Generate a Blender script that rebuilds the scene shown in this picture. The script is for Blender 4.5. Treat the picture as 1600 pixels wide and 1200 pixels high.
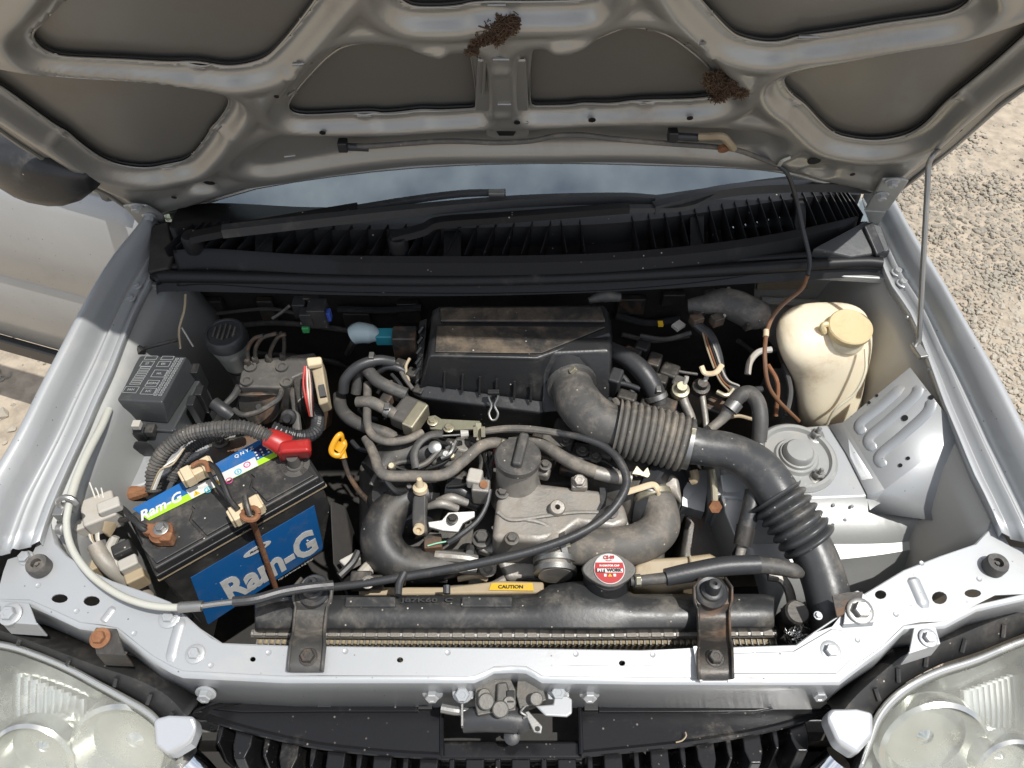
import bpy, math, random
import numpy as np
from math import radians as R, sin, cos, pi
from mathutils import Vector as V, Matrix, noise
from mathutils.geometry import tessellate_polygon
random.seed(7)
for o in list(bpy.data.objects): bpy.data.objects.remove(o)
S = bpy.context.scene
COL = S.collection

# ------------------------------------------------------------------ camera, sky, sun, exposure
F, PITCH, CAM = 1209.0, R(52), V((0, 0, 1.77))
cam = bpy.data.cameras.new('camera'); cam.sensor_width = 36; cam.lens = 36 * F / 1600
cam.clip_start = .02; cam.clip_end = 400
camo = bpy.data.objects.new('camera', cam); COL.objects.link(camo)
camo.location = CAM; camo.rotation_euler = (pi / 2 - PITCH, 0, 0)
S.camera = camo

SUN = V((.31, -.15, .86)).normalized()             # direction towards the sun
SUN_EL = math.asin(SUN.z); SUN_AZ = math.atan2(SUN.x, SUN.y)
w = bpy.data.worlds.new("World"); S.world = w; w.use_nodes = True
nt = w.node_tree; nt.nodes.clear()
sky = nt.nodes.new('ShaderNodeTexSky'); sky.sky_type = 'NISHITA'; sky.sun_disc = False
sky.sun_elevation = SUN_EL; sky.sun_rotation = SUN_AZ; sky.dust_density = 2.0; sky.air_density = 1.0
tc = nt.nodes.new('ShaderNodeTexCoord'); mp = nt.nodes.new('ShaderNodeMapping'); mp.inputs['Scale'].default_value = (1, 1, 2.2)
nz = nt.nodes.new('ShaderNodeTexNoise'); nz.inputs['Scale'].default_value = 2.6; nz.inputs['Detail'].default_value = 8; nz.inputs['Roughness'].default_value = .58
cr = nt.nodes.new('ShaderNodeValToRGB'); cr.color_ramp.elements[0].position = .38; cr.color_ramp.elements[1].position = .66
mx = nt.nodes.new('ShaderNodeMix'); mx.data_type = 'RGBA'; mx.inputs['B'].default_value = (12, 12.2, 12.6, 1)
bg = nt.nodes.new('ShaderNodeBackground'); bg.inputs['Strength'].default_value = .10
ow = nt.nodes.new('ShaderNodeOutputWorld')
L = nt.links.new
L(tc.outputs['Generated'], mp.inputs['Vector']); L(mp.outputs[0], nz.inputs['Vector']); L(nz.outputs['Fac'], cr.inputs[0])
L(cr.outputs['Color'], mx.inputs['Factor']); L(sky.outputs[0], mx.inputs['A']); L(mx.outputs['Result'], bg.inputs['Color'])
L(bg.outputs[0], ow.inputs[0])
sl = bpy.data.lights.new('sun', 'SUN'); sl.energy = 4.3; sl.angle = R(.53); sl.color = (1, .975, .93)
so = bpy.data.objects.new('sun', sl); COL.objects.link(so); so.location = (2, -1, 6)
so.rotation_euler = SUN.to_track_quat('Z', 'Y').to_euler()
S.view_settings.view_transform = 'Standard'; S.view_settings.look = 'None'
S.view_settings.gamma = 1; S.view_settings.exposure = 0.10; S.view_settings.use_curve_mapping = False
S.cycles.max_bounces = 7; S.cycles.diffuse_bounces = 4; S.cycles.glossy_bounces = 4; S.cycles.transmission_bounces = 6
S.cycles.caustics_reflective = False; S.cycles.caustics_refractive = False
S.cycles.use_denoising = True

# ------------------------------------------------------------------ survey: a direction in the photo -> a place at a known height / plane
FW = V((0, cos(PITCH), -sin(PITCH))); UP = V((0, sin(PITCH), cos(PITCH))); RT = V((1, 0, 0))
def ray(x, y): return RT * ((x - 800) / F) + UP * ((600 - y) / F) + FW
def Z(x, y, z):
    d = ray(x, y); return CAM + d * ((z - CAM.z) / d.z)
def PL(x, y, p, n):
    d = ray(x, y); return CAM + d * ((p - CAM).dot(n) / d.dot(n))
def YP(x, y, yy): return PL(x, y, V((0, yy, 0)), V((0, 1, 0)))
RN = V((0, -.08, 1)).normalized()
def RIM(x, y, o=0.0): return PL(x, y, V((0, 0, .82 + o)), RN)
def DEP(p): return (p - CAM).dot(FW)
def W(l): return [Z(*q) for q in l]

# ------------------------------------------------------------------ mesh builder
def crom(p, n):
    if n <= 1 or len(p) < 3: return list(p)
    o = []
    q = [p[0] * 2 - p[1]] + list(p) + [p[-1] * 2 - p[-2]]
    for i in range(1, len(q) - 2):
        a, b, c, d = q[i - 1:i + 3]
        for k in range(n):
            t = k / n
            o.append(.5 * ((2 * b) + (c - a) * t + (2 * a - 5 * b + 4 * c - d) * t * t + (3 * b - a - 3 * c + d) * t ** 3))
    return o + [p[-1]]
def orig(o):
    v = V((0, 0, 0))
    while o is not None: v = v + o.location; o = o.parent
    return v
class M:
    def __init__(s): s.v = []; s.f = []
    def add(s, vs, fs):
        b = len(s.v); s.v += [V(q) for q in vs]; s.f += [tuple(b + i for i in f) for f in fs]; return s
    def prism(s, top, ext, holes=()):
        loops = [list(top)] + [list(h) for h in holes]
        flat = [q for l in loops for q in l]; n = len(flat)
        tri = tessellate_polygon(loops)
        nr = V((0, 0, 0))
        for t in tri: nr += (flat[t[1]] - flat[t[0]]).cross(flat[t[2]] - flat[t[0]])
        flip = nr.dot(ext) > 0
        fs = []
        if len(loops) == 1: # keep ngons for a clean bevel
            idx = tuple(range(n)); nn = V((0, 0, 0))
            for i in range(n): nn += flat[i].cross(flat[(i + 1) % n])
            fl = nn.dot(ext) > 0
            fs += [idx[::-1] if fl else idx, tuple(n + i for i in (idx if fl else idx[::-1]))]
        else:
            for t in tri:
                t = tuple(t); a = t[::-1] if flip else t
                fs.append(a); fs.append(tuple(n + i for i in a[::-1]))
        k = 0
        for l in loops:
            m = len(l)
            for i in range(m):
                j = (i + 1) % m; fs.append((k + i, k + j, n + k + j, n + k + i))
            k += m
        return s.add(flat + [q + ext for q in flat], fs)
    def slab(s, top, zb, holes=()):                 # vertical walls down to height zb
        n = len(top)
        nn = V((0, 0, 0))
        for i in range(n): nn += top[i].cross(top[(i + 1) % n])
        idx = tuple(range(n))
        if nn.z < 0: top = top[::-1]
        bot = [V((q.x, q.y, zb)) for q in top]
        return s.add(list(top) + bot, [idx, tuple(n + i for i in idx[::-1])] + [(i, n + i, n + (i + 1) % n, (i + 1) % n) for i in range(n)])
    def box(s, c, sx, sy, sz, X=None, Y=None, Zz=None):
        X = (X or V((1, 0, 0))).normalized(); Y = (Y or V((0, 1, 0))).normalized(); Zz = (Zz or X.cross(Y)).normalized()
        vs = [c + X * (sx / 2 * a) + Y * (sy / 2 * b) + Zz * (sz / 2 * d) for d in (-1, 1) for a, b in ((-1, -1), (1, -1), (1, 1), (-1, 1))]
        return s.add(vs, [(3, 2, 1, 0), (4, 5, 6, 7), (0, 1, 5, 4), (1, 2, 6, 5), (2, 3, 7, 6), (3, 0, 4, 7)])
    def tube(s, p, r, n=10, sm=6, caps=True, flat=1.0, fx=None):
        p = list(p); rs = r if isinstance(r, (list, tuple)) else [r] * len(p)
        q = crom(p, sm)
        if len(q) == len(p): rr = list(rs)
        else: rr = [max(1e-4, float(np.interp(i / sm, range(len(rs)), rs))) for i in range(len(q))]
        if fx: rr = fx(q, rr)
        t0 = (q[1] - q[0]).normalized()
        a = V((0, 0, 1)); a = V((1, 0, 0)) if abs(t0.dot(a)) > .9 else a
        nrm = (a - t0 * a.dot(t0)).normalized(); vs = []
        for i, c in enumerate(q):
            t = (q[min(i + 1, len(q) - 1)] - q[max(i - 1, 0)]).normalized()
            nrm = (nrm - t * nrm.dot(t))
            nrm = nrm.normalized() if nrm.length > 1e-6 else t.orthogonal().normalized()
            b = t.cross(nrm)
            for k in range(n):
                an = 2 * pi * k / n; vs.append(c + (nrm * (cos(an) * flat) + b * sin(an)) * rr[i])
        m = len(q); fs = [(i * n + k, i * n + (k + 1) % n, (i + 1) * n + (k + 1) % n, (i + 1) * n + k) for i in range(m - 1) for k in range(n)]
        if caps: fs += [tuple(range(n))[::-1], tuple((m - 1) * n + k for k in range(n))]
        return s.add(vs, fs)
    def lathe(s, c, ax, prof, n=24, sx=1.0):
        ax = ax.normalized(); a = V((1, 0, 0)); a = V((0, 1, 0)) if abs(ax.dot(a)) > .9 else a
        u = (a - ax * a.dot(ax)).normalized(); b = ax.cross(u); vs = []
        for r, h in prof:
            for k in range(n):
                an = 2 * pi * k / n; vs.append(c + ax * h + (u * cos(an) * sx + b * sin(an)) * max(r, 1e-5))
        m = len(prof)
        fs = [(i * n + k, i * n + (k + 1) % n, (i + 1) * n + (k + 1) % n, (i + 1) * n + k) for i in range(m - 1) for k in range(n)]
        fs += [tuple(range(n))[::-1], tuple((m - 1) * n + k for k in range(n))]
        return s.add(vs, fs)
    def loft(s, rings, closed=True, caps=True):
        n = len(rings[0]); m = len(rings); vs = [q for r in rings for q in r]; kk = n if closed else n - 1
        fs = [(i * n + k, i * n + (k + 1) % n, (i + 1) * n + (k + 1) % n, (i + 1) * n + k) for i in range(m - 1) for k in range(kk)]
        if caps and closed: fs += [tuple(range(n))[::-1], tuple((m - 1) * n + k for k in range(n))]
        return s.add(vs, fs)
    def build(s, name, mat, parent=None, bevel=0, seg=2, ang=35, sub=0, solid=0, off=-1, fixn=True):
        me = bpy.data.meshes.new(name)
        o = bpy.data.objects.new(name, me); COL.objects.link(o)
        if parent is not None: o.parent = parent; og = orig(parent)
        else:
            xs = [q.x for q in s.v]; ys = [q.y for q in s.v]; zs = [q.z for q in s.v]
            og = V(((min(xs) + max(xs)) / 2, (min(ys) + max(ys)) / 2, min(zs))); o.location = og
        me.from_pydata([tuple(q - og) for q in s.v], [], s.f)
        if fixn:
            import bmesh
            bm = bmesh.new(); bm.from_mesh(me); bmesh.ops.recalc_face_normals(bm, faces=bm.faces); bm.to_mesh(me); bm.free()
        me.materials.append(mat)
        me.shade_smooth()
        if ang < 180: me.set_sharp_from_angle(angle=R(ang))
        if solid:
            md = o.modifiers.new('thickness', 'SOLIDIFY'); md.thickness = solid; md.offset = off
        if bevel:
            md = o.modifiers.new('bevel', 'BEVEL'); md.width = bevel; md.segments = seg; md.limit_method = 'ANGLE'; md.angle_limit = R(40); md.harden_normals = True
        if sub:
            md = o.modifiers.new('subd', 'SUBSURF'); md.levels = sub; md.render_levels = sub
        return o
def thing(name, label, cat, loc, group=None):
    o = bpy.data.objects.new(name, None); COL.objects.link(o); o.location = loc; o.empty_display_size = .05
    return tag(o, label, cat, group)
def tag(o, label=None, cat=None, group=None, kind=None):
    if label: o['label'] = label
    if cat: o['category'] = cat
    if group: o['group'] = group
    if kind: o['kind'] = kind
    return o
def PX(p, wpx): return wpx / 2 * DEP(p) / F          # half a width seen in the photo -> metres at that place
def T(pts, wpx, **k):                                # a tube through surveyed places
    p = W(pts); ws = wpx if isinstance(wpx, (list, tuple)) else [wpx] * len(p)
    return M().tube(p, [PX(a, b) for a, b in zip(p, ws)], **k)
def ell(x, y, z, rx, ry, n=20):                      # an ellipse outline on a height
    return [Z(x + rx * cos(2 * pi * i / n), y + ry * sin(2 * pi * i / n), z) for i in range(n)]
def bolt(p, r, mat, parent, ax=V((0, 0, 1)), washer=1.6, name='bolt', h=.8):
    m = M(); ax = ax.normalized()
    m.lathe(p, ax, [(r * washer, 0), (r * washer, r * .22), (r * washer * .92, r * .3), (r * 1.05, r * .3)], 18)
    m.lathe(p + ax * r * .3, ax, [(r, 0), (r, r * h), (r * .86, r * (h + .12)), (r * .5, r * (h + .12)), (r * .45, r * (h + .05))], 6)
    return m.build(name, mat, parent)

def bead(path, nrm, w, h, n=8):                       # a pressed bead lying on a sheet: shallow rounded section, faded ends
    q = crom(path, n); rows = []; m = len(q)
    for i, c in enumerate(q):
        t = (q[min(i + 1, m - 1)] - q[max(i - 1, 0)]).normalized(); s = t.cross(nrm).normalized()
        e = min(1.0, min(i, m - 1 - i) / 2.0 + .05); ww = w * (.55 + .45 * e); hh = h * e
        rows.append([c - s * ww - nrm * .001, c - s * ww * .8 + nrm * hh * .35, c - s * ww * .5 + nrm * hh * .92, c + nrm * hh, c + s * ww * .5 + nrm * hh * .92, c + s * ww * .8 + nrm * hh * .35, c + s * ww - nrm * .001])
    return M().loft(rows, closed=False)
# ------------------------------------------------------------------ procedural materials
def mat(name, col, rough=.5, metal=0.0, dust=None, amt=.0, scale=9.0, top=0.0, bump=0.0, bscale=60.0, coat=0.0, spec=.5,
        rust=None, ramt=0.0, rscale=14.0, speck=0.0, trans=0.0, sss=0.0, ior=1.5, var=.0, drough=.85, speckcol=(.55, .5, .42)):
    m = bpy.data.materials.new(name); m.use_nodes = True; t = m.node_tree; N = t.nodes; K = t.links.new
    b = N['Principled BSDF']
    tc = N.new('ShaderNodeTexCoord'); vec = tc.outputs['Object']
    def noise_(sc, det=6, ro=.6, dist=0.0):
        q = N.new('ShaderNodeTexNoise'); q.inputs['Scale'].default_value = sc; q.inputs['Detail'].default_value = det
        q.inputs['Roughness'].default_value = ro; q.inputs['Distortion'].default_value = dist; K(vec, q.inputs['Vector']); return q.outputs['Fac']
    def ramp(f, a, c):
        q = N.new('ShaderNodeMapRange'); q.interpolation_type = 'SMOOTHSTEP'
        q.inputs['From Min'].default_value = a; q.inputs['From Max'].default_value = c; K(f, q.inputs['Value']); return q.outputs['Result']
    def mul(a, c):
        q = N.new('ShaderNodeMath'); q.operation = 'MULTIPLY'
        for i, x in enumerate((a, c)):
            if isinstance(x, (int, float)): q.inputs[i].default_value = x
            else: K(x, q.inputs[i])
        q.use_clamp = True; return q.outputs[0]
    def mixc(f, a, c):
        q = N.new('ShaderNodeMix'); q.data_type = 'RGBA'
        if isinstance(f, (int, float)): q.inputs['Factor'].default_value = f
        else: K(f, q.inputs['Factor'])
        for n_, x in (('A', a), ('B', c)):
            if isinstance(x, tuple): q.inputs[n_].default_value = (*x, 1) if len(x) == 3 else x
            else: K(x, q.inputs[n_])
        return q.outputs['Result']
    def mixf(f, a, c):
        q = N.new('ShaderNodeMix'); q.data_type = 'FLOAT'; K(f, q.inputs['Factor'])
        for n_, x in (('A', a), ('B', c)):
            if isinstance(x, (int, float)): q.inputs[n_].default_value = x
            else: K(x, q.inputs[n_])
        return q.outputs['Result']
    c = tuple(col); ro = rough; me = metal
    if var:
        v = noise_(scale * .35, 4); c = mixc(ramp(v, .3, .7), tuple(x * (1 - var) for x in col), tuple(min(1, x * (1 + var)) for x in col))
    if rust:
        f = mul(ramp(noise_(rscale, 8, .65, .4), .62 - .3 * ramt, .72 - .2 * ramt), min(1, ramt * 1.6))
        c = mixc(f, c, rust); ro = mixf(f, ro, .9); me = mixf(f, me, 0.0)
    if dust and amt:
        f = ramp(noise_(scale, 10, .72, .3), .64 - .36 * amt, .82 - .2 * amt)
        f2 = mul(ramp(noise_(scale * 7, 5, .7), .2, .75), 1.0)
        f = mul(f, mixf(f2, .55, 1.0)); f = mul(f, min(1, .35 + amt * .75))
        if top:
            g = N.new('ShaderNodeNewGeometry'); sx = N.new('ShaderNodeSeparateXYZ'); K(g.outputs['Normal'], sx.inputs[0])
            f = mul(f, mixf(ramp(sx.outputs['Z'], -.1, .8), 1 - top, 1.0))
        c = mixc(f, c, dust); ro = mixf(f, ro, drough); me = mixf(f, me, 0.0)
    if speck:
        vo = N.new('ShaderNodeTexVoronoi'); vo.inputs['Scale'].default_value = 160; K(vec, vo.inputs['Vector'])
        vo.inputs['Scale'].default_value = 210; sp_ = N.new('ShaderNodeSeparateColor'); K(vo.outputs['Color'], sp_.inputs[0])
        th = N.new('ShaderNodeMath'); th.operation = 'GREATER_THAN'; th.inputs[1].default_value = 1 - .05 * speck; K(sp_.outputs[0], th.inputs[0])
        f = mul(mul(ramp(vo.outputs['Distance'], .34, .12), th.outputs[0]), ramp(sp_.outputs[1], -.2, 1.0))
        c = mixc(f, c, speckcol); ro = mixf(f, ro, .9)
    for k, x in (('Base Color', c), ('Roughness', ro), ('Metallic', me)):
        if isinstance(x, (int, float)): b.inputs[k].default_value = x
        elif isinstance(x, tuple): b.inputs[k].default_value = (*x, 1)
        else: K(x, b.inputs[k])
    b.inputs['Coat Weight'].default_value = coat; b.inputs['Coat Roughness'].default_value = .12
    b.inputs['Specular IOR Level'].default_value = spec; b.inputs['Transmission Weight'].default_value = trans; b.inputs['IOR'].default_value = ior
    if sss:
        b.inputs['Subsurface Weight'].default_value = sss; b.inputs['Subsurface Radius'].default_value = (1, .7, .4); b.inputs['Subsurface Scale'].default_value = .02
    if bump:
        q = N.new('ShaderNodeBump'); q.inputs['Strength'].default_value = bump; q.inputs['Distance'].default_value = .002
        K(noise_(bscale, 6, .65), q.inputs['Height']); K(q.outputs[0], b.inputs['Normal'])
    return m
DUST = (.34, .27, .19); DUSTL = (.46, .40, .32); DUSTD = (.17, .13, .09)
silver = mat('silver_paint', (.41, .422, .428), .42, .4, (.33, .305, .265), .34, 11, .3, .05, 300, .3, speck=.5, speckcol=(.16, .14, .12), var=.04)
silverd = mat('silver_paint_dusty', (.37, .375, .365), .42, .4, (.34, .29, .22), .4, 7, .3, .08, 120, .1, speck=.4)
apron_m = mat('silver_paint_stained', (.50, .48, .44), .48, .25, (.42, .33, .21), .5, 6, 0, .1, 90)
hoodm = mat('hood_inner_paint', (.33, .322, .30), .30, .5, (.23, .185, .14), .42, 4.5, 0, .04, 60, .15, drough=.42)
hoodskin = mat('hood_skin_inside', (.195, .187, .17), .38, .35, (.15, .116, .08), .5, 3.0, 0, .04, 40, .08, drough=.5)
lidm = mat('grey_black_plastic', (.045, .048, .050), .36, 0, (.20, .185, .16), .3, 18, .6, .1, 220, speck=.3)
ductm = mat('duct_plastic', (.050, .052, .054), .36, 0, (.27, .24, .20), .55, 13, .6, .12, 160, speck=.4)
blackp = mat('black_plastic', (.020, .0205, .0215), .33, 0, (.16, .145, .125), .34, 16, .6, .12, 220, speck=.25)
blackd = mat('black_plastic_dusty', (.028, .028, .028), .46, 0, (.17, .148, .12), .5, 15, .5, .15, 160, speck=.6)
cowlm = mat('cowl_plastic', (.010, .010, .011), .46, 0, (.10, .095, .09), .14, 10, .6, .1, 260, speck=.25, spec=.28)
gloss = mat('glossy_black_plastic', (.010, .010, .011), .20, 0, (.15, .13, .10), .22, 14, .6, .08, 200, spec=.32, speck=1.2, speckcol=(.2, .18, .15))
sealm = mat('seal_rubber', (.014, .014, .015), .45, 0, (.15, .14, .13), .2, 12, .5, .1, 200, spec=.3)
rubber = mat('rubber', (.034, .035, .037), .42, 0, (.20, .17, .14), .32, 20, .5, .15, 200)
rubberg = mat('grey_dusty_rubber', (.062, .060, .057), .55, 0, (.25, .215, .175), .55, 24, .4, .2, 160, speck=.3)
hoseg = mat('dusty_hose', (.105, .098, .088), .62, 0, (.30, .255, .20), .6, 26, .4, .22, 150, speck=.5)
alu = mat('dirty_aluminium', (.31, .295, .27), .46, .55, (.26, .215, .165), .62, 20, .3, .3, 180, rust=(.13, .10, .07), ramt=.3, var=.15)
aludk = mat('grimy_casting', (.105, .10, .093), .55, .3, (.20, .17, .13), .55, 22, .3, .35, 140)
zinc = mat('zinc_steel', (.34, .335, .32), .42, .9, DUST, .3, 25, .2, .1, 300)
zincy = mat('yellow_zinc', (.50, .46, .34), .42, .8, DUST, .45, 18, .2, .1, 300)
darkst = mat('dark_grimy_steel', (.075, .07, .064), .45, .6, (.18, .155, .125), .45, 26, .2, .25, 160, rust=(.18, .09, .04), ramt=.4)
rustm = mat('rust', (.22, .095, .045), .88, .1, (.36, .20, .10), .5, 40, 0, .6, 260)
olive = mat('olive_bracket', (.19, .185, .13), .5, .45, DUST, .5, 15, .2, .15, 200)
yellow = mat('yellow_plastic', (.62, .30, .012), .35, 0, (.3, .18, .05), .2, 20, .2, .05, 200)
redm = mat('red_plastic', (.36, .020, .018), .38, 0, (.32, .2, .15), .35, 14, .4, .1, 200)
cream = mat('cream_plastic', (.58, .47, .31), .55, 0, (.40, .24, .12), .4, 25, 0, .2, 150)
tan = mat('tan_plastic', (.36, .29, .19), .55, 0, (.26, .18, .1), .45, 15, 0, .15, 150)
greyc = mat('grey_connector_plastic', (.42, .40, .36), .6, 0, (.38, .30, .21), .55, 14, .2, .2, 150)
tape = mat('taped_harness', (.30, .28, .245), .5, .1, (.32, .24, .16), .6, 14, 0, .5, 90)
blue = mat('blue_label', (.010, .11, .33), .46, 0, (.10, .13, .18), .45, 26, 0, .05, 200, speck=.2)
white = mat('white_print', (.62, .62, .60), .5, 0, (.30, .27, .23), .42, 50)
navy = mat('navy_print', (.008, .02, .09), .45)
green = mat('green_print', (.36, .62, .03), .45, 0, DUSTL, .15, 20)
cyan = mat('cyan_print', (.05, .42, .55), .45); magenta = mat('magenta_print', (.5, .04, .2), .45)
red2 = mat('red_print', (.36, .008, .010), .4, 0, (.4, .25, .2), .12, 30); yellowp = mat('yellow_print', (.62, .39, .02), .5, 0, DUST, .4, 35)
blackpr = mat('print_and_gap_black', (.01, .01, .01), .5)
greypr = mat('faded_grey_print', (.30, .31, .31), .6, 0, DUST, .3, 30)
teal = mat('teal_plastic', (.03, .24, .30), .45); paleb = mat('pale_blue_plastic', (.40, .50, .52), .4, 0, DUST, .3, 20)
bluep = mat('blue_plastic', (.05, .10, .40), .45); greenp = mat('green_plastic', (.05, .32, .10), .45)
tankm = mat('aged_tank_plastic', (.82, .73, .55), .38, 0, (.45, .29, .13), .46, 11, 0, .1, 60, sss=.35)
capm = mat('aged_cap_plastic', (.60, .49, .28), .45, 0, (.40, .27, .13), .4, 16, 0, .1, 90, sss=.1)
bottlem = mat('reservoir_plastic', (.30, .30, .27), .45, 0, (.2, .17, .12), .4, 18, 0, .1, 90)
chrome = mat('chrome', (.78, .79, .80), .12, 1.0, DUSTL, .2, 14, .3)
chromed = mat('satin_silver', (.52, .535, .55), .3, .45, DUSTL, .25, 14, .3, .05, 200, .2, rust=(.35, .2, .1), ramt=.12)
corem = mat('radiator_fins', (.30, .25, .16), .7, .3, (.30, .23, .14), .6, 30, 0, .4, 200)
seam = mat('crimped_alloy', (.26, .25, .235), .45, .7, (.22, .185, .14), .5, 22, 0, .5, 140)
darkbay = mat('grimy_black_panel', (.024, .022, .020), .7, 0, (.08, .065, .05), .5, 8, 0, .3, 90)
brownhose = mat('brown_vinyl_hose', (.17, .085, .045), .4, 0, (.2, .14, .1), .3, 20)
woodst = mat('brown_fibres', (.085, .05, .03), .95, 0, (.20, .125, .07), .6, 30, 0, .5, 150)
foil = mat('crumpled_foil', (.75, .75, .74), .25, 1.0)
wirew = mat('white_wire', (.6, .58, .52), .5, 0, DUST, .3, 20); wirer = mat('red_wire', (.45, .05, .04), .5); wireg = mat('green_wire', (.25, .55, .38), .5)
wirek = mat('black_wire', (.02, .02, .02), .45, 0, DUST, .2, 20)
cablem = mat('pale_grey_sheath', (.45, .45, .40), .55, 0, (.38, .31, .22), .35, 12, 0, .15, 160)
tankb = mat('dusty_radiator_tank', (.030, .031, .032), .36, 0, (.20, .18, .15), .5, 18, .5, .12, 160, speck=.6)
airtop = mat('dusty_filter_lid', (.022, .022, .022), .5, 0, (.20, .15, .10), .72, 10, .5, .2, 160, speck=.5)
tie = mat('white_nylon', (.8, .8, .78), .4)

# ------------------------------------------------------------------ ground
gm = mat('dry_dirt', (.345, .29, .222), .95, 0, (.40, .345, .27), .5, 60, 0, .9, 40, var=.22)
g = M(); n = 60
def gz(x, y): return .012 * noise.noise(V((x * 1.3, y * 1.3, 3))) + .006 * noise.noise(V((x * 6, y * 6, 1)))
xs = [-60, -30, -15, -8] + [-5 + 10 * i / n for i in range(n + 1)] + [8, 15, 30, 60]
ys = [-20, -10, -5] + [-2 + 9 * i / n for i in range(n + 1)] + [12, 25, 60, 120]
gp = [[V((x, y, gz(x, y))) for x in xs] for y in ys]
gr = g.loft(gp, closed=False).build('ground', gm, ang=180); tag(gr, kind='structure')
gr['label'] = 'pale dry dirt ground around the car'; gr.pop('label')

# gravel: thousands of loose stones beside the car, denser near the fender and sparse on the sand path
ico = [V(q).normalized() for q in [(0, 1, 1.618), (0, -1, 1.618), (0, 1, -1.618), (0, -1, -1.618), (1, 1.618, 0), (-1, 1.618, 0), (1, -1.618, 0), (-1, -1.618, 0), (1.618, 0, 1), (-1.618, 0, 1), (1.618, 0, -1), (-1.618, 0, -1)]]
icf = [(0, 1, 8), (0, 9, 1), (0, 5, 9), (0, 4, 5), (0, 8, 4), (1, 6, 8), (1, 7, 6), (1, 9, 7), (8, 6, 10), (8, 10, 4), (4, 10, 2), (4, 2, 5), (5, 2, 11), (5, 11, 9), (9, 11, 7), (7, 11, 3), (7, 3, 6), (6, 3, 10), (2, 10, 3), (2, 3, 11)]
def stones(name, cnt, xr, yr, dens, smin, smax, m, seed):
    rnd = random.Random(seed); vs = []; fs = []
    while cnt > 0:
        x = rnd.uniform(*xr); y = rnd.uniform(*yr)
        if rnd.random() > dens(x, y): cnt -= .25; continue
        cnt -= 1; r = smin + (smax - smin) * rnd.random() ** 3.2; b = len(vs)
        a = rnd.uniform(0, 6.28); ca, sa = cos(a), sin(a); sx, sy, sz = rnd.uniform(.7, 1.3), rnd.uniform(.6, 1.1), rnd.uniform(.4, .8)
        z = gz(x, y) + r * sz * .35
        for q in ico:
            k = rnd.uniform(.75, 1.15); u = V((q.x * sx, q.y * sy, q.z * sz)) * r * k
            vs.append((x + u.x * ca - u.y * sa, y + u.x * sa + u.y * ca, z + u.z))
        fs += [tuple(b + i for i in f) for f in icf]
    s = M(); s.v = [V(q) for q in vs]; s.f = fs
    return tag(s.build(name, m, ang=30, fixn=False), kind='stuff')
stm = mat('grey_gravel', (.33, .295, .24), .92, 0, (.40, .355, .29), .5, 2.2, 0, .3, 90, var=.3)
def dens_r(x, y):
    e = noise.noise(V((x * 1.1, y * 1.1, 5))) * .25
    p = x - (1.62 + .22 * (2.4 - y)) + e             # the sand track lies further out
    return 1.0 if p < 0 else max(.05, 1 - p * 3.5)
tag(stones('gravel', 42000, (.78, 2.5), (.5, 3.1), dens_r, .0025, .0125, stm, 3), 'loose grey gravel on the dirt beside the right fender')
tag(stones('gravel', 1500, (-2.2, -.75), (.4, 2.2), lambda x, y: .8, .004, .026, stm, 5), 'scattered stones on the dirt beside the left fender')

# ------------------------------------------------------------------ the car body
car = thing('parked_car', 'silver car with its bonnet propped open and one front door ajar', 'car', (0, .6, 0))
def rimp(l, o=0.0): return [RIM(x, y, o) for x, y in l]
# front panel: the pressed silver sheet round the front of the bay
panel_px = [(0, 912), (5, 893), (12, 874), (52, 862), (66, 830), (78, 800), (80, 826), (86, 850), (103, 869), (135, 890), (175, 909), (231, 928), (266, 942), (290, 964), (312, 983), (330, 997), (347, 1006),
    (400, 1009), (450, 1010), (600, 1012), (800, 1014), (1000, 1017), (1086, 1012), (1150, 1012), (1244, 1009), (1270, 990), (1300, 979), (1315, 960), (1349, 930), (1412, 892), (1469, 870), (1525, 851), (1549, 825), (1547, 790), (1553, 800), (1566, 832), (1578, 853), (1600, 857), (1660, 862),
    (1660, 925), (1600, 928), (1555, 930), (1525, 945), (1500, 960), (1476, 971), (1440, 972), (1412, 977), (1396, 992), (1379, 1009), (1355, 1026), (1337, 1039), (1311, 1059), (1180, 1059), (1000, 1058),
    (860, 1057), (847, 1056), (836, 1049), (822, 1041), (800, 1040), (772, 1041), (757, 1049), (741, 1056), (727, 1057), (675, 1056), (500, 1055), (444, 1056), (286, 1048), (269, 1041), (240, 1025), (219, 1009), (200, 993), (184, 981), (160, 976), (125, 972), (86, 954), (47, 937), (0, 936), (-60, 934), (-60, 915)]
def hole(x, y, rx, ry, o=-.015, n=12): return [RIM(x + rx * cos(2 * pi * i / n), y - ry * sin(2 * pi * i / n), o) for i in range(n)]
holes = [hole(93, 935, 13, 7), hole(143, 939, 13, 8), hole(625, 1031, 5, 4.2), hole(972, 1036, 5, 4.2), hole(1206, 1032, 5, 4.5), hole(1376, 929, 9, 7), hole(1468, 934, 12, 10), hole(1520, 927, 13, 6.5), hole(395, 1030, 4.5, 4), hole(168, 0, 0, 0)]
holes = holes[:-1]
pm = M().prism(rimp(panel_px, -.015), V((0, 0, -.0025)), holes)
fp = pm.build('front_panel', silver, car, bevel=.002, seg=2)
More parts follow.
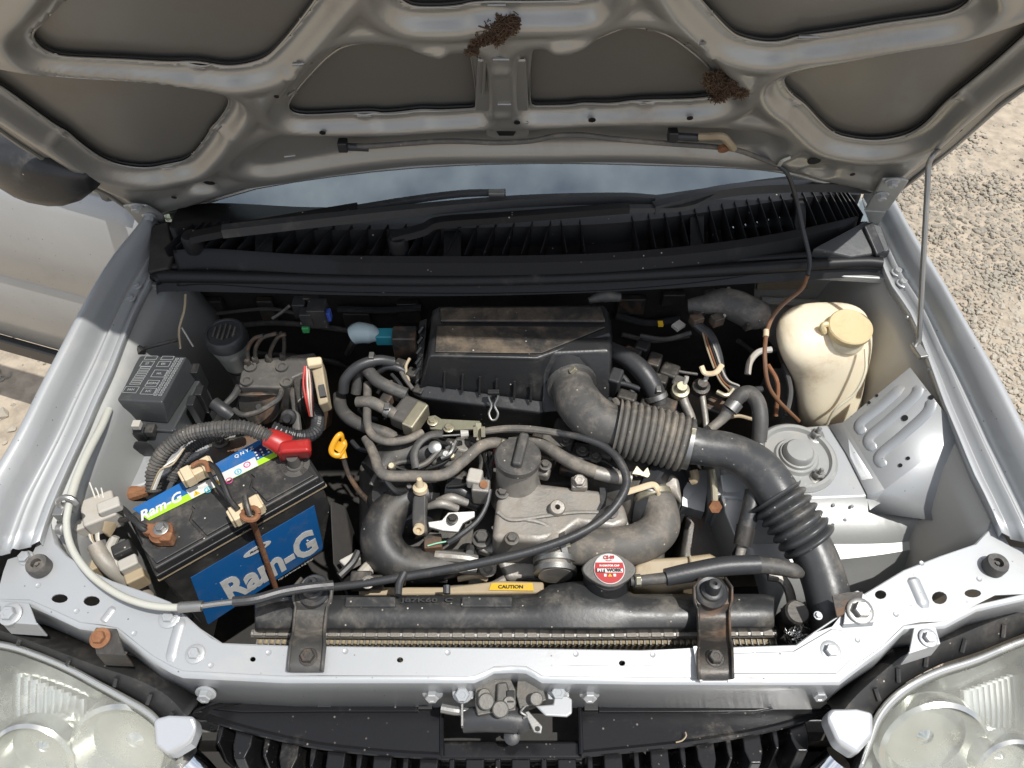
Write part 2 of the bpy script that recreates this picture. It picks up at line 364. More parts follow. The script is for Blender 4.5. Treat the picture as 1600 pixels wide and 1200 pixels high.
# folded front flange, leaning down below the fold line
fold = [(-60, 934), (0, 936), (47, 937), (86, 954), (125, 972), (184, 981), (219, 1009), (240, 1025), (269, 1041), (286, 1048), (444, 1056), (675, 1056), (741, 1056), (757, 1049), (772, 1041), (800, 1040), (822, 1041), (836, 1049), (847, 1056), (1000, 1058), (1180, 1059), (1311, 1059), (1337, 1039), (1379, 1009), (1412, 977), (1476, 971), (1525, 945), (1600, 928), (1660, 925)]
r0 = [RIM(x, y, -.0165) for x, y in fold]
dz = lambda x: .085 if 260 < x < 1340 else .05
M().loft([r0, [q + V((0, -.006, -.006)) for q in r0], [q + V((0, -.012, -dz(f[0]))) for q, f in zip(r0, fold)]], closed=False).build('front_flange', silver, fp, solid=.002, off=0)
# rolled inner lip of the opening
lip = [(66, 830), (80, 826), (86, 850), (103, 869), (135, 890), (175, 909), (231, 928), (266, 942), (312, 983), (347, 1006), (450, 1010), (600, 1012), (800, 1014), (1000, 1017), (1150, 1012), (1244, 1009), (1270, 990), (1315, 960), (1349, 930), (1412, 892), (1469, 870), (1525, 851), (1549, 825), (1547, 790)]
r1 = [RIM(x, y, -.0165) for x, y in lip]
M().loft([r1, [q + V((0, .002, -.03)) for q in r1]], closed=False).build('inner_lip', silver, fp, solid=.002, off=0)
# pressed patches and swages
M().prism(rimp([(1100, 1022), (1240, 1017), (1300, 982), (1318, 985), (1330, 1030), (1308, 1052), (1110, 1052)], -.0125), V((0, 0, -.0024))).build('joint_plate', silver, fp, bevel=.0012)
bead([RIM(1425, 902, -.0148), RIM(1433, 920, -.0148), RIM(1446, 950, -.0148)], RN, .009, .0035).build('swage', silver, fp)
bead([RIM(178, 948, -.0148), RIM(168, 962, -.0148), RIM(160, 972, -.0148)], RN, .006, .002).build('swage', silver, fp)
bead([RIM(284, 966, -.0148), RIM(274, 1000, -.0148), RIM(266, 1034, -.0148)], RN, .008, .0025).build('swage', silver, fp)
for pts in ([(480, 1030), (560, 1031), (600, 1031)], [(690, 1034), (760, 1033), (880, 1033), (930, 1035)], [(1010, 1037), (1060, 1037)]): pass
for x, y in ((420, 1020), (540, 1018), (700, 1020), (900, 1022), (1020, 1023), (1180, 1022), (1230, 1042), (330, 1040), (210, 990), (120, 955), (60, 915), (1400, 960), (1530, 905), (1440, 880), (1340, 1000)):
    M().lathe(RIM(x, y, -.0149), RN, [(.0034, 0), (.003, .0007), (.002, .0003), (.0005, .0003)], 12).build('spot_weld', silver, fp)
def fb(x, y, r, m=silver, o=-.0145, ax=V((0, -.1, 1)), ws=1.6): return bolt(RIM(x, y, o), PX(RIM(x, y, o), r * 2), m, fp, ax, ws)
for x, y, r, ws in ((265, 965, 9, 1.9), (305, 1022, 9, 1.7), (1297, 1018, 10, 1.7), (1585, 830, 10, 1.5), (41, 872, 9, 1.3), (1278, 962, 5, 1.4)): fb(x, y, r, silver, ws=ws)
for x, y in ((322, 1082), (1278, 1080)):
    p = RIM(x, y, -.055) + V((0, .0, 0)); bolt(p, .0085, silver, fp, V((0, -1, .35)), 1.5)
# round rubber bump stops
for x, y in ((65, 888), (1551, 887)):
    p = RIM(x, y, -.0145); r = PX(p, 34)
    M().lathe(p, V((0, 0, 1)), [(r, 0), (r, .012), (r * .9, .016), (r * .45, .016), (r * .42, .009), (r * .2, .009), (r * .18, .014), (.001, .014)], 24).build('bump_stop', rubberg, fp)
# little fixing brackets
def tabb(px, m, bx, by, r, bm, lift=.0, hang=.03):
    q = [RIM(x, y, -.012 + lift) for x, y in px]
    o = M().prism(q, V((0, 0, -.0025)))
    o.prism([q[0], q[1], q[1] + V((0, -.004, -hang)), q[0] + V((0, -.004, -hang))], V((0, .0025, 0)))
    o = o.build('bracket', m, fp, bevel=.001)
    p = RIM(bx, by, -.011 + lift); bolt(p, PX(p, r * 2), bm, fp, V((0, -.15, 1)), 1.6)
tabb([(150, 1022), (196, 1024), (182, 982), (150, 980), (144, 990)], darkst, 157, 997, 10, rustm)
tabb([(0, 972), (58, 976), (45, 942), (0, 938)], silver, 17, 960, 11, silver)
tabb([(1420, 1022), (1470, 1006), (1462, 978), (1428, 980)], silver, 1450, 997, 9, silver)
tabb([(1318, 975), (1366, 972), (1358, 932), (1340, 922), (1322, 930)], silver, 1343, 955, 13, zinc, .004, .012)
M().prism([RIM(1300, 930, .0), RIM(1322, 925, .0), RIM(1349, 924, .0), RIM(1345, 948, -.01), RIM(1308, 965, -.01)], V((0, 0, -.003))).build('duct_clip', darkst, fp, bevel=.001)

# fenders: crest -> gutter -> rim flange, and the outer skin falling away on the far side
def fender(crest, rim, side):
    cp = [RIM(x, y, .045) for x, y in crest]; rp = [RIM(x, y, 0) for x, y in rim]
    def res(p, n=22):
        d = [0]
        for a, b in zip(p, p[1:]): d.append(d[-1] + (b - a).length)
        o = []
        for i in range(n):
            t = d[-1] * i / (n - 1); k = max(j for j in range(len(d)) if d[j] <= t + 1e-9); k = min(k, len(p) - 2)
            o.append(p[k].lerp(p[k + 1], (t - d[k]) / max(1e-9, d[k + 1] - d[k])))
        return o
    c = res(crom(cp, 6)); r = res(crom(rp, 6)); s = side; rows = []
    for dx, dzz in ((.085, -.55), (.09, -.32), (.062, -.15), (.027, -.06), (.010, -.02)): rows.append([q + V((s * dx, 0, dzz)) for q in c])
    rows.append(c)
    for t, h in ((.08, .003), (.2, .001), (.34, -.012), (.42, -.030), (.45, -.034), (.56, -.036), (.60, -.030), (.64, -.029), (.68, -.036), (.8, -.040), (.84, -.041), (.87, -.037), (1.0, -.036)):
        rows.append([a.lerp(b, t) + V((0, 0, h + .045 * t - .009 * t)) for a, b in zip(c, r)])
    rows.append([b + V((0, 0, -.0)) for b in r]); rows.append([b + V((s * .004, 0, -.02)) for b in r])
    return M().loft(rows, closed=False).build('fender', silver, car, ang=180, solid=.0015, off=0), r
crL = [(-70, 870), (-30, 770), (0, 722), (31, 668), (62, 606), (94, 545), (137, 464), (175, 402), (216, 352), (228, 334), (238, 318)]
rmL = [(62, 845), (78, 795), (108, 725), (131, 675), (152, 625), (175, 575), (196, 520), (215, 475), (231, 444), (250, 405), (257, 388)]
crR = [(1368, 262), (1380, 283), (1394, 306), (1425, 362), (1466, 427), (1506, 497), (1544, 560), (1581, 628), (1600, 668), (1640, 740), (1700, 860)]
rmR = [(1340, 330), (1357, 365), (1372, 395), (1390, 440), (1410, 470), (1428, 500), (1456, 575), (1475, 628), (1495, 675), (1522, 740), (1545, 785), (1565, 832)]
fl, rL = fender(crL, rmL, -1); frr, rR = fender(crR[::-1], rmR[::-1], 1)
fl['label'] = 'fender beside the battery and fuse box'; frr['label'] = 'fender beside the washer tank'
for x, y in ((214, 447), (204, 466)): bolt(RIM(x, y, .003), .005, silver, fl)
for x, y in ((1402, 426), (1410, 443)): bolt(RIM(x, y, .003), .006, silver, frr)

# inner aprons: walls under the rim on both sides
def apron(r, s, name, m, hole_=None):
    rows = [[q + V((s * .004, 0, -.0165)) for q in r], [q + V((s * -.010, 0, -.05)) for q in r], [q + V((s * -.04, 0, -.15)) for q in r], [q + V((s * -.05, 0, -.42)) for q in r]]
    return M().loft(rows, closed=False).build(name, m, car, ang=180, solid=.002, off=0)
apL = apron(rL, -1, 'inner_apron', silverd); apR = apron(rR, 1, 'inner_apron', apron_m)
apR['label'] = 'dusty tan-stained apron behind the washer tank'
# dark disc as the shade in a hole, and a clip, on the right apron
def onapron(x, y): return YP(x, y, 0) if False else None
pa = RIM(1516, 778, -.06)
M().lathe(pa + V((-.002, 0, 0)), V((-1, .25, .12)), [(.011, 0), (.011, .0015), (.001, .0016)], 20, 1.0).build('apron_hole_shade', darkbay, apR)
M().box(RIM(1500, 712, -.035), .012, .02, .012, V((1, .3, 0)), V((-.3, 1, 0))).build('clip', zinc, apR, bevel=.002)
# bay floor and lower side rails
M().box(V((0, .6, .30)), 1.34, 1.0, .02).build('undertray', darkbay, car)
M().box(V((0, .24, .42)), 1.28, .02, .46).build('lower_front_wall', darkbay, car)
for s in (-1, 1): M().box(V((s * .56, .62, .50)), .09, .86, .12).build('side_rail', silverd if s > 0 else silverd, car, bevel=.01)

# firewall and the black sheet over its left and middle
M().box(V((0, 1.005, .60)), 1.28, .012, .56).build('firewall', apron_m, car)
def fwp(x, y): return PL(x, y, V((0, .985, 0)), V((0, 1, 0)))
mt = [(225, 440), (1180, 440), (1178, 500), (1215, 555), (1240, 640), (1200, 780), (700, 820), (225, 780)]
M().prism([fwp(x, y) for x, y in mt], V((0, .012, 0))).build('firewall_black_sheet', darkbay, car, bevel=.004)
M().prism([fwp(x, y) + V((0, .004, 0)) for x, y in ((1185, 434), (1262, 432), (1264, 455), (1183, 456))], V((0, .01, 0))).build('firewall_plate', tan, car, bevel=.002)
# right-hand plenum corner, tan-dusty
M().tube([fwp(1190, 472) + V((0, .004, 0)), fwp(1290, 476) + V((0, .004, 0)), fwp(1370, 470) + V((0, .004, 0))], .008, n=8).build('firewall_swage', apron_m, car)

# strut towers
def tower(px, zt, zb, nm):
    return M().slab(W([(x, y, zt) for x, y in px]), zb).build(nm, silver, car, bevel=.006, seg=3)
twR = tower([(1122, 700), (1168, 690), (1230, 668), (1295, 662), (1330, 700), (1378, 770), (1350, 778), (1190, 784), (1128, 778)], .765, .45, 'strut_tower')
# domed mount, cap and nuts
pc = Z(1243, 716, .765)
M().lathe(pc, V((0, 0, 1)), [(.062, -.002), (.062, .004), (.057, .009), (.052, .009), (.049, .003), (.034, .003), (.031, .008), (.027, .008), (.026, .013), (.023, .013), (.022, .02), (.019, .024), (.001, .0245)], 48).build('strut_mount', silverd, twR)
for x, y in ((1274, 682), (1277, 746), (1192, 733)):
    p = Z(x, y, .766); bolt(p, .0085, zinc, twR, h=1.1); M().lathe(p, V((0, 0, 1)), [(.0035, 0), (.0035, .022), (.002, .024)], 10).build('stud', zinc, twR)
M().prism(W([(1112, 694, .763), (1120, 690, .763), (1130, 772, .763), (1118, 775, .763)]), V((0, 0, -.1))).build('tower_edge', silverd, twR, bevel=.002)
# sloping sheet below the tower front, with its pressed rail
tf = [[(1128, 779, .763), (1240, 781, .763), (1352, 779, .763), (1400, 800, .752), (1468, 822, .752)],
      [(1150, 850, .71), (1250, 850, .71), (1360, 850, .71), (1420, 846, .715), (1490, 835, .72)],
      [(1162, 878, .700), (1260, 878, .700), (1366, 868, .704), (1440, 856, .712), (1502, 846, .715)],
      [(1176, 892, .676), (1270, 894, .678), (1372, 886, .684), (1450, 868, .692), (1505, 856, .695)],
      [(1186, 925, .655), (1276, 925, .655), (1376, 910, .66), (1455, 885, .668), (1512, 866, .67)],
      [(1200, 1000, .58), (1280, 990, .58), (1385, 970, .59), (1475, 930, .60), (1535, 885, .60)]]
M().loft([crom(W(r), 4) for r in tf], closed=False).build('tower_front', silverd, car, solid=.003, ang=25)
for x, y in ((1302, 785), (1331, 787), (1292, 806), (1320, 808)): M().lathe(Z(x, y + 4, .757), V((0, -.8, .6)), [(.0028, 0), (.0025, .0016), (.001, .002)], 10).build('spot_weld', silver, car)
# gusset plate with pressed slots
gz_ = {1: (1295, 664, .768), 2: (1322, 707, .768), 3: (1355, 772, .768), 4: (1357, 800, .748), 5: (1494, 818, .775), 7: (1500, 676, .864), 8: (1422, 574, .870), 9: (1317, 660, .769), 10: (1382, 765, .769)}
G = {k: Z(*q) for k, q in gz_.items()}
gn = (G[7] - G[10]).cross(G[8] - G[10]).normalized(); G[9] = PL(1317, 660, G[10], gn)
gs = M(); gs.add([G[k] for k in (1, 2, 3, 10, 9, 7, 8, 4, 5)], [(0, 1, 2, 3, 4), (4, 3, 5, 6), (2, 7, 3), (3, 7, 8, 5)])
gus = gs.build('gusset_panel', silver, car, ang=8, solid=.002, off=-1)
gn = (G[7] - G[10]).cross(G[8] - G[10]).normalized(); gn = gn if gn.z > 0 else -gn
def gp_(x, y, o=.0): return PL(x, y, G[10] + gn * o, gn)
for l in ([(1411, 603), (1375, 635), (1343, 662), (1349, 677)], [(1436, 603), (1428, 620), (1390, 655), (1357, 685), (1366, 703)], [(1456, 624), (1448, 645), (1410, 680), (1374, 712), (1381, 729)]):
    bead([gp_(x, y, .0003) for x, y in l], gn, .0085, .0018).build('swage', silver, gus, ang=180)
for x, y, r in ((1414, 653, 5), (1358, 629, 2.6), (1370, 618, 2.6), (1407, 727, 3.2), (1419, 716, 3), (1455, 621, 4)):
    M().lathe(gp_(x, y, .0004), gn, [(r * .00092, 0), (r * .00092, .0006), (.0001, .0006)], 14).build('hole', blackpr, gus)
# left tower under the fuse box
twL = tower([(158, 702), (182, 668), (215, 660), (320, 660), (330, 700), (242, 752), (200, 766), (168, 766)], .755, .4, 'strut_tower')
M().loft([[Z(150, 700, .80), Z(195, 672, .76), Z(240, 700, .70)], [Z(160, 770, .78), Z(210, 765, .72), Z(238, 770, .66)]], closed=False).build('apron_shelf', silver, car, solid=.002, ang=180)

# cowl: black fluted panel between the screen and the seal
def cz(t, a, b): return a + (b - a) * t
cw_top = [(265, 352), (330, 345), (480, 352), (640, 350), (800, 346), (960, 340), (1100, 322), (1210, 305), (1300, 296), (1345, 300)]
cw_bot = [(272, 400), (330, 398), (480, 408), (640, 411), (800, 411), (960, 406), (1100, 394), (1210, 378), (1300, 358), (1340, 345)]
ct = crom([Z(x, y, .945) for x, y in cw_top], 6); cb = crom([Z(x, y, .925) for x, y in cw_bot], 6)
rows = [[a + V((0, .05, -.004)) for a in ct], ct, [a.lerp(b, .18) + V((0, 0, .004)) for a, b in zip(ct, cb)], [a.lerp(b, .28) + V((0, 0, -.03)) for a, b in zip(ct, cb)], [a.lerp(b, .8) + V((0, 0, -.03)) for a, b in zip(ct, cb)], [a.lerp(b, .86) + V((0, 0, .003)) for a, b in zip(ct, cb)], cb, [b + V((0, -.012, -.03)) for b in cb], [b + V((0, -.03, -.035)) for b in cb]]
cowl = M().loft(rows, closed=False).build('cowl_panel', cowlm, car, solid=.003, off=-1)
nf = 50
for i in range(1, nf):
    t = i / nf * (len(ct) - 1); k = int(t); fr = t - k
    if i in (2, 27, 28): continue
    a = ct[k].lerp(ct[min(k + 1, len(ct) - 1)], fr); b = cb[k].lerp(cb[min(k + 1, len(ct) - 1)], fr)
    lean = V((.004 if i > 24 else -.006, 0, 0)) * (1 + abs(i - 26) / 9)
    p0 = a.lerp(b, .08) - lean * 1.2; p1 = a.lerp(b, .80) + lean
    fm = M(); wv = V((.0013, 0, 0)); vs = []
    for q, h0, h1 in ((p0, -.004, .007), (p0.lerp(p1, .5), -.03, .006), (p1, -.03, .003)):
        vs += [q - wv + V((0, 0, h0)), q + wv + V((0, 0, h0)), q + wv * .5 + V((0, 0, h1)), q - wv * .5 + V((0, 0, h1))]
    fm.loft([vs[0:4], vs[4:8], vs[8:12]]); fm.build('slat', cowlm, cowl)
for i in (9, 19, 33, 41):                            # solid lands between the openings
    t = i / nf * (len(ct) - 1); k = int(t); j = k + 1
    M().prism([ct[k].lerp(cb[k], .2), ct[j].lerp(cb[j], .2), ct[j].lerp(cb[j], .84), ct[k].lerp(cb[k], .84)], V((0, 0, -.006))).build('cowl_land', cowlm, cowl)
# side pieces at the cowl ends
M().prism(W([(1270, 388, .925), (1352, 345, .93), (1378, 352, .93), (1392, 392, .91), (1330, 402, .91)]), V((0, 0, -.02))).build('cowl_end', lidm, car, bevel=.003)
M().prism(W([(236, 352, .93), (262, 345, .93), (272, 402, .91), (262, 418, .91), (230, 425, .91)]), V((0, 0, -.02))).build('cowl_end', darkbay, car, bevel=.003)
M().prism(W([(1350, 352, .935), (1364, 345, .935), (1384, 392, .915), (1370, 398, .915)]), V((0, 0, -.008))).build('hinge_pocket', blackp, car, bevel=.003)
# rubber seal along the rear edge of the bay and the ledge it sits on
M().prism([RIM(x, y, -.012) for x, y in ((222, 444), (240, 428), (330, 418), (800, 424), (1200, 408), (1372, 398), (1395, 420), (1392, 436), (1200, 425), (800, 442), (330, 442), (240, 446))], V((0, 0, -.012))).build('rear_ledge', silverd, car, bevel=.002)
sl_ = [RIM(x, y, .004) for x, y in ((242, 437), (262, 432), (400, 434), (560, 438), (700, 439), (860, 436), (1000, 430), (1150, 421), (1280, 413), (1350, 410), (1377, 412))]
sm_ = M().tube(sl_, .0105, n=12, flat=1.0)
sm_.loft([crom([q + V((0, -.004, -.006)) for q in sl_], 4), crom([q + V((0, -.014, -.02)) for q in sl_], 4)], closed=False)
sm_.build('weatherstrip', sealm, car)
M().tube([q + V((0, .018, .004)) for q in sl_], .006, n=10).build('weatherstrip_lip', sealm, car)

# windscreen: raked laminated pane, dark dash and roof edge behind
sn = V((0, -sin(R(15)), cos(R(15)))); s0 = V((0, .99, .912)); su = V((0, cos(R(15)), sin(R(15))))
gl = bpy.data.materials.new('windscreen_glass'); gl.use_nodes = True; t = gl.node_tree; t.nodes.clear()
o_ = t.nodes.new('ShaderNodeOutputMaterial'); m1 = t.nodes.new('ShaderNodeMixShader'); gg = t.nodes.new('ShaderNodeBsdfGlossy'); tr = t.nodes.new('ShaderNodeBsdfTransparent'); fn = t.nodes.new('ShaderNodeFresnel')
fn.inputs['IOR'].default_value = 3.4; gg.inputs['Roughness'].default_value = .03; gg.inputs['Color'].default_value = (.80, .92, .95, 1); tr.inputs['Color'].default_value = (.45, .55, .55, 1)
t.links.new(fn.outputs[0], m1.inputs[0]); t.links.new(tr.outputs[0], m1.inputs[1]); t.links.new(gg.outputs[0], m1.inputs[2]); t.links.new(m1.outputs[0], o_.inputs[0])
rows = []
for j in range(8):
    ww = j / 7 * .75; rows.append([s0 + su * ww + V((x * (1 - .12 * ww), .03 * (x / .62) ** 2, 0)) + sn * 0 for x in [-.60 + 1.20 * i / 20 for i in range(21)]])
ws_ = M().loft(rows, closed=False).build('windscreen', gl, car, ang=180)
M().loft([[rows[0][i] - sn * .004 + su * (-.03) for i in range(21)], [rows[0][i] - sn * .004 + su * .003 for i in range(21)]], closed=False).build('screen_border', blackpr, ws_, solid=.002)
M().prism([V((-.60, 1.06, .90)), V((.60, 1.06, .90)), V((.60, 1.75, .97)), V((-.60, 1.75, .97))], V((0, 0, -.05))).build('dashboard', darkbay, car, bevel=.01)
for s in (-1, 1):
    M().tube([V((s * .58, 1.14, .96)), V((s * .57, 1.3, 1.01)), V((s * .52, 1.75, 1.14))], .024, n=12).build('windscreen_pillar', silver, car)
M().box(V((0, 1.85, 1.16)), 1.1, .3, .03).build('roof_edge', silver, car, bevel=.01)

# wipers
def bar(pts, w0, w1, th, name, m, parent):
    p = W(pts); q = crom(p, 5); a = []; b = []; rows = []
    for i, c in enumerate(q):
        t = (q[min(i + 1, len(q) - 1)] - q[max(0, i - 1)]); sd = V((-t.y, t.x, 0)).normalized(); k = i / (len(q) - 1); ww = (w0 + (w1 - w0) * k) / 2
        rows.append([c - sd * ww, c - sd * ww * .7 + V((0, 0, th)), c + sd * ww * .7 + V((0, 0, th)), c + sd * ww, c - V((0, 0, .002))])
    return M().loft(rows).build(name, m, parent, ang=40)
def wiper(loc, lab, arm, blade, piv):
    w_ = bpy.data.objects.new('wiper', None); COL.objects.link(w_); w_.parent = car; w_.location = loc - orig(car); w_['label'] = lab; w_.empty_display_size = .05
    bar(arm[0], .024, .018, .010, 'arm', cowlm, w_); bar(arm[1], .014, .011, .007, 'arm_tip', rubber, w_)
    bar(blade, .020, .013, .014, 'blade', rubber, w_)
    M().lathe(Z(*piv), V((0, 0, 1)), [(.016, -.02), (.016, .004), (.013, .010), (.001, .012)], 20).build('pivot', cowlm, w_)
wiper(Z(300, 372, .95), 'wiper with its pivot at the battery side', ([(300, 374, .952), (330, 368, .956), (430, 350, .966), (560, 328, .975)], [(560, 328, .977), (640, 315, .98), (720, 305, .984), (790, 303, .985)]),
      [(350, 366, .965), (600, 338, .972), (800, 320, .975), (960, 315, .975), (1022, 318, .972)], (300, 374, .945))
wiper(Z(620, 380, .95), 'wiper with its pivot mid cowl', ([(612, 374, .95), (660, 362, .955), (690, 350, .965), (800, 342, .97), (982, 328, .975)], [(982, 328, .976), (1072, 325, .976), (1130, 299, .985), (1195, 290, .987), (1232, 288, .987)]),
      [(1020, 330, .972), (1120, 305, .98), (1200, 297, .982), (1300, 296, .98), (1400, 300, .97)], (622, 378, .945))
M().box(Z(776, 302, .99), .025, .012, .008).build('wiper_clip', zinc, car, bevel=.001)

# driver's door standing open behind the left fender, with its mirror
d0 = V((-.657, 1.084, 0)); dd = V((-sin(R(72)), cos(R(72)), 0)); dn = V((-cos(R(72)), -sin(R(72)), 0))
door = bpy.data.objects.new('door', None); COL.objects.link(door); door.parent = car; door.location = d0 + V((0, 0, .33)) - orig(car); door['label'] = 'front door standing open beyond the fender'; door.empty_display_size = .05
prof = [(.30, -.035), (.33, .0), (.45, .022), (.60, .034), (.615, .026), (.63, .036), (.74, .036), (.84, .018), (.88, .0), (.90, -.03)]
rows = [[d0 + dd * u + V((0, 0, z)) + dn * o for u in [1.20 * i / 24 for i in range(25)]] for z, o in prof]
M().loft(rows, closed=False).build('door_skin', silver, door, ang=50, solid=.02, off=-1)
M().prism([d0 + dd * u + V((0, 0, z)) + dn * .002 for u, z in ((0, .285), (1.2, .285), (1.2, .335), (0, .335))], dn * .02).build('door_sill_trim', blackp, door, bevel=.006)
wp = [d0 + dd * u + V((0, 0, z)) for u, z in ((.0, .90), (.12, .95), (.42, 1.28), (.98, 1.30), (1.03, .90))]
M().tube(wp, .018, n=8, sm=1).build('window_frame', blackp, door)
M().prism([wp[0], wp[1], wp[2], wp[3], wp[4]], dn * .004).build('window_pane', gl, door)
mc = PL(58, 262, d0 + dn * .12, dn)
rings = []
for a in range(9):
    t = a / 8; e = sin(pi * min(.98, max(.04, t))) ** .45
    c = mc + dd * (.10 - .20 * t) + V((0, 0, .012 - .01 * t)); hh = .054 * e; ww = .05 * e
    rings.append([c + V((0, 0, 1)) * hh * (abs(sin(k)) ** .6) * (1 if sin(k) > 0 else -1) + dn * ww * (abs(cos(k)) ** .6) * (1 if cos(k) > 0 else -1) for k in [2 * pi * i / 20 for i in range(20)]])
M().loft(rings)  .build('mirror', blackp, door, ang=180)
M().tube([mc - dd * .06 - dn * .01, mc - dd * .10 - dn * .05, d0 + V((0, 0, .90)) + dd * .06], .012, n=10).build('mirror_stalk', blackp, door)
M().prism([mc + dd * .085 + V((0, 0, -.045)) - dn * .046, mc - dd * .085 + V((0, 0, -.045)) - dn * .046, mc - dd * .085 + V((0, 0, .045)) - dn * .046, mc + dd * .085 + V((0, 0, .045)) - dn * .046], -dn * .004).build('mirror_glass', chrome, door)

# ------------------------------------------------------------------ bonnet: stamped inner frame with openings, outer skin behind it
HA = R(63); HP = V((0, 1.024, .952)); HU = V((0, -cos(HA), sin(HA))); HN = V((0, -sin(HA), -cos(HA)))   # HN points at the engine
CRW = .040
def crown(x): return CRW * (1 - min(1.6, (x / .60) ** 2))
def HX(x, y, o=0.0):                                  # photo direction -> (across, along) on the crowned bonnet
    c = 0
    for _ in range(6):
        p = PL(x, y, HP + HN * (o - c), HN); c = crown(p.x)
    return p.x, (p - HP).dot(HU)
def H(x, y, o=0.0):
    a, b = HX(x, y, o); return HP + V((a, 0, 0)) + HU * b + HN * (o - crown(a))
def HQ(a, b, o=0.0): return HP + V((a, 0, 0)) + HU * b + HN * (o - crown(a))
OPN = [
 [(50, 59), (62, 75), (84, 86), (106, 90), (188, 93), (266, 98), (294, 96), (319, 98), (350, 104), (381, 102), (416, 92), (437, 72), (462, 42), (487, 9), (500, -10), (540, -60), (500, -75), (160, -70), (110, -15), (75, 28), (53, 46)],
 [(0, 134), (31, 156), (87, 197), (104, 205), (119, 219), (156, 247), (187, 259), (231, 264), (262, 257), (291, 252), (306, 237), (325, 212), (330, 200), (341, 190), (356, 169), (359, 156), (352, 146), (328, 138), (266, 130), (190, 125), (109, 121), (50, 114), (0, 105), (-50, 92), (-60, 100)],
 [(448, 166), (455, 176), (478, 181), (556, 176), (587, 175), (596, 178), (631, 175), (659, 171), (687, 173), (737, 170), (747, 168), (737, 88), (731, 79), (700, 84), (681, 84), (664, 78), (612, 68), (560, 66), (525, 76), (484, 116), (460, 145)],
 [(828, 78), (827, 156), (831, 165), (841, 166), (894, 165), (906, 161), (956, 163), (987, 157), (1081, 156), (1122, 150), (1136, 140), (1106, 102), (1070, 72), (1037, 50), (987, 40), (960, 48), (906, 72), (890, 75), (878, 78), (840, 72)],
 [(1222, 128), (1234, 147), (1256, 162), (1275, 184), (1300, 209), (1331, 217), (1369, 221), (1412, 214), (1444, 197), (1475, 162), (1506, 137), (1556, 97), (1600, 57), (1650, 10), (1600, 32), (1506, 64), (1412, 76), (1330, 92), (1260, 104), (1228, 115)],
 [(1100, 6), (1137, 47), (1156, 59), (1194, 67), (1225, 65), (1247, 57), (1303, 51), (1381, 37), (1459, 27), (1491, 20), (1512, 6), (1519, -4), (1480, -70), (1120, -75), (1060, -60), (1085, -12)],
 [(615, -8), (637, 8), (656, 12), (712, 11), (735, 4), (775, 2), (800, 3), (903, 2), (930, -6), (930, -75), (600, -75)],
]
REC = [(378, 246), (394, 253), (419, 254), (447, 249), (519, 237), (556, 232), (675, 222), (800, 220), (1000, 219), (1150, 226), (1190, 227), (1212, 216), (1205, 204), (1160, 194), (1000, 186), (840, 196), (800, 196), (740, 196), (600, 205), (470, 206), (440, 204), (405, 222)]
EMB = [[(612, 57), (664, 70), (690, 69), (703, 62), (690, 54), (640, 53)], [(850, 53), (862, 62), (895, 62), (925, 52), (950, 40), (880, 41)]]
OUT = [(-45, 172), (0, 203), (31, 225), (80, 255), (134, 287), (169, 303), (200, 325), (235, 336), (259, 331), (312, 319), (400, 292), (525, 272), (650, 259), (775, 253), (900, 252), (1019, 255), (1144, 259), (1219, 266), (1275, 281), (1319, 291), (1352, 300), (1395, 300), (1412, 291), (1444, 266), (1491, 228), (1537, 187), (1600, 137)]
OP = [np.array([HX(x, y) for x, y in q]) for q in OPN]; RC = np.array([HX(x, y) for x, y in REC]); EB = [np.array([HX(x, y) for x, y in q]) for q in EMB]
ol = [HX(x, y) for x, y in OUT]
a0, a1 = ol[0], ol[-1]
ol = ol + [(.665, .42), (.655, .62), (.60, .80), (.48, .865), (.25, .90), (0, .91), (-.25, .90), (-.48, .865), (-.60, .80), (-.68, .62), (-.705, .42)]
OL = np.array(ol)
def sdf(P, poly):                                     # signed distance (inside < 0) and the nearest boundary point
    best = np.full(len(P), 1e9); near = P.copy(); ins = np.zeros(len(P), bool); n = len(poly)
    for i in range(n):
        a = poly[i]; b = poly[(i + 1) % n]; d = b - a; L2 = max(1e-12, (d * d).sum())
        t = np.clip(((P - a) @ d) / L2, 0, 1); q = a + t[:, None] * d; dist = np.hypot(*(P - q).T)
        k = dist < best; best[k] = dist[k]; near[k] = q[k]
        if a[1] != b[1]:
            c = ((a[1] > P[:, 1]) != (b[1] > P[:, 1])) & (P[:, 0] < (b[0] - a[0]) * (P[:, 1] - a[1]) / (b[1] - a[1]) + a[0]); ins ^= c
    return np.where(ins, -best, best), near
def smooth(P, it=2):                                  # chaikin rounding of a traced outline
    for _ in range(it):
        Q = np.roll(P, -1, 0); P = np.stack([P * .75 + Q * .25, P * .25 + Q * .75], 1).reshape(-1, 2)
    return P
OP = [smooth(p) for p in OP]; RC = smooth(RC); EB = [smooth(p) for p in EB]
sx_ = np.arange(-.80, .80, .0042); sw_ = np.arange(-.08, .93, .0042)
GX, GW = np.meshgrid(sx_, sw_); P = np.stack([GX.ravel(), GW.ravel()], 1); cell = .0042
dO, nO = sdf(P, OL)
k = np.abs(dO) < cell * .62; P[k] = nO[k]
for q in OP:
    d_, n_ = sdf(P, q); k = np.abs(d_) < cell * .62; P[k] = n_[k]
D = np.full(len(P), 1e9)
for q in OP: D = np.minimum(D, sdf(P, q)[0])
dO = sdf(P, OL)[0]; dR = sdf(P, RC)[0]
ss = lambda a, b, x: (lambda t: t * t * (3 - 2 * t))(np.clip((x - a) / (b - a), 0, 1))
h = .019 * ss(.007, .027, D) * ss(.012, .036, -dO) * ss(-.004, .022, dR)
h += .004 * ss(.03, .05, D) * ss(.03, .06, -dO) * 0
for e in EB: h += .007 * ss(.004, -.009, sdf(P, e)[0])
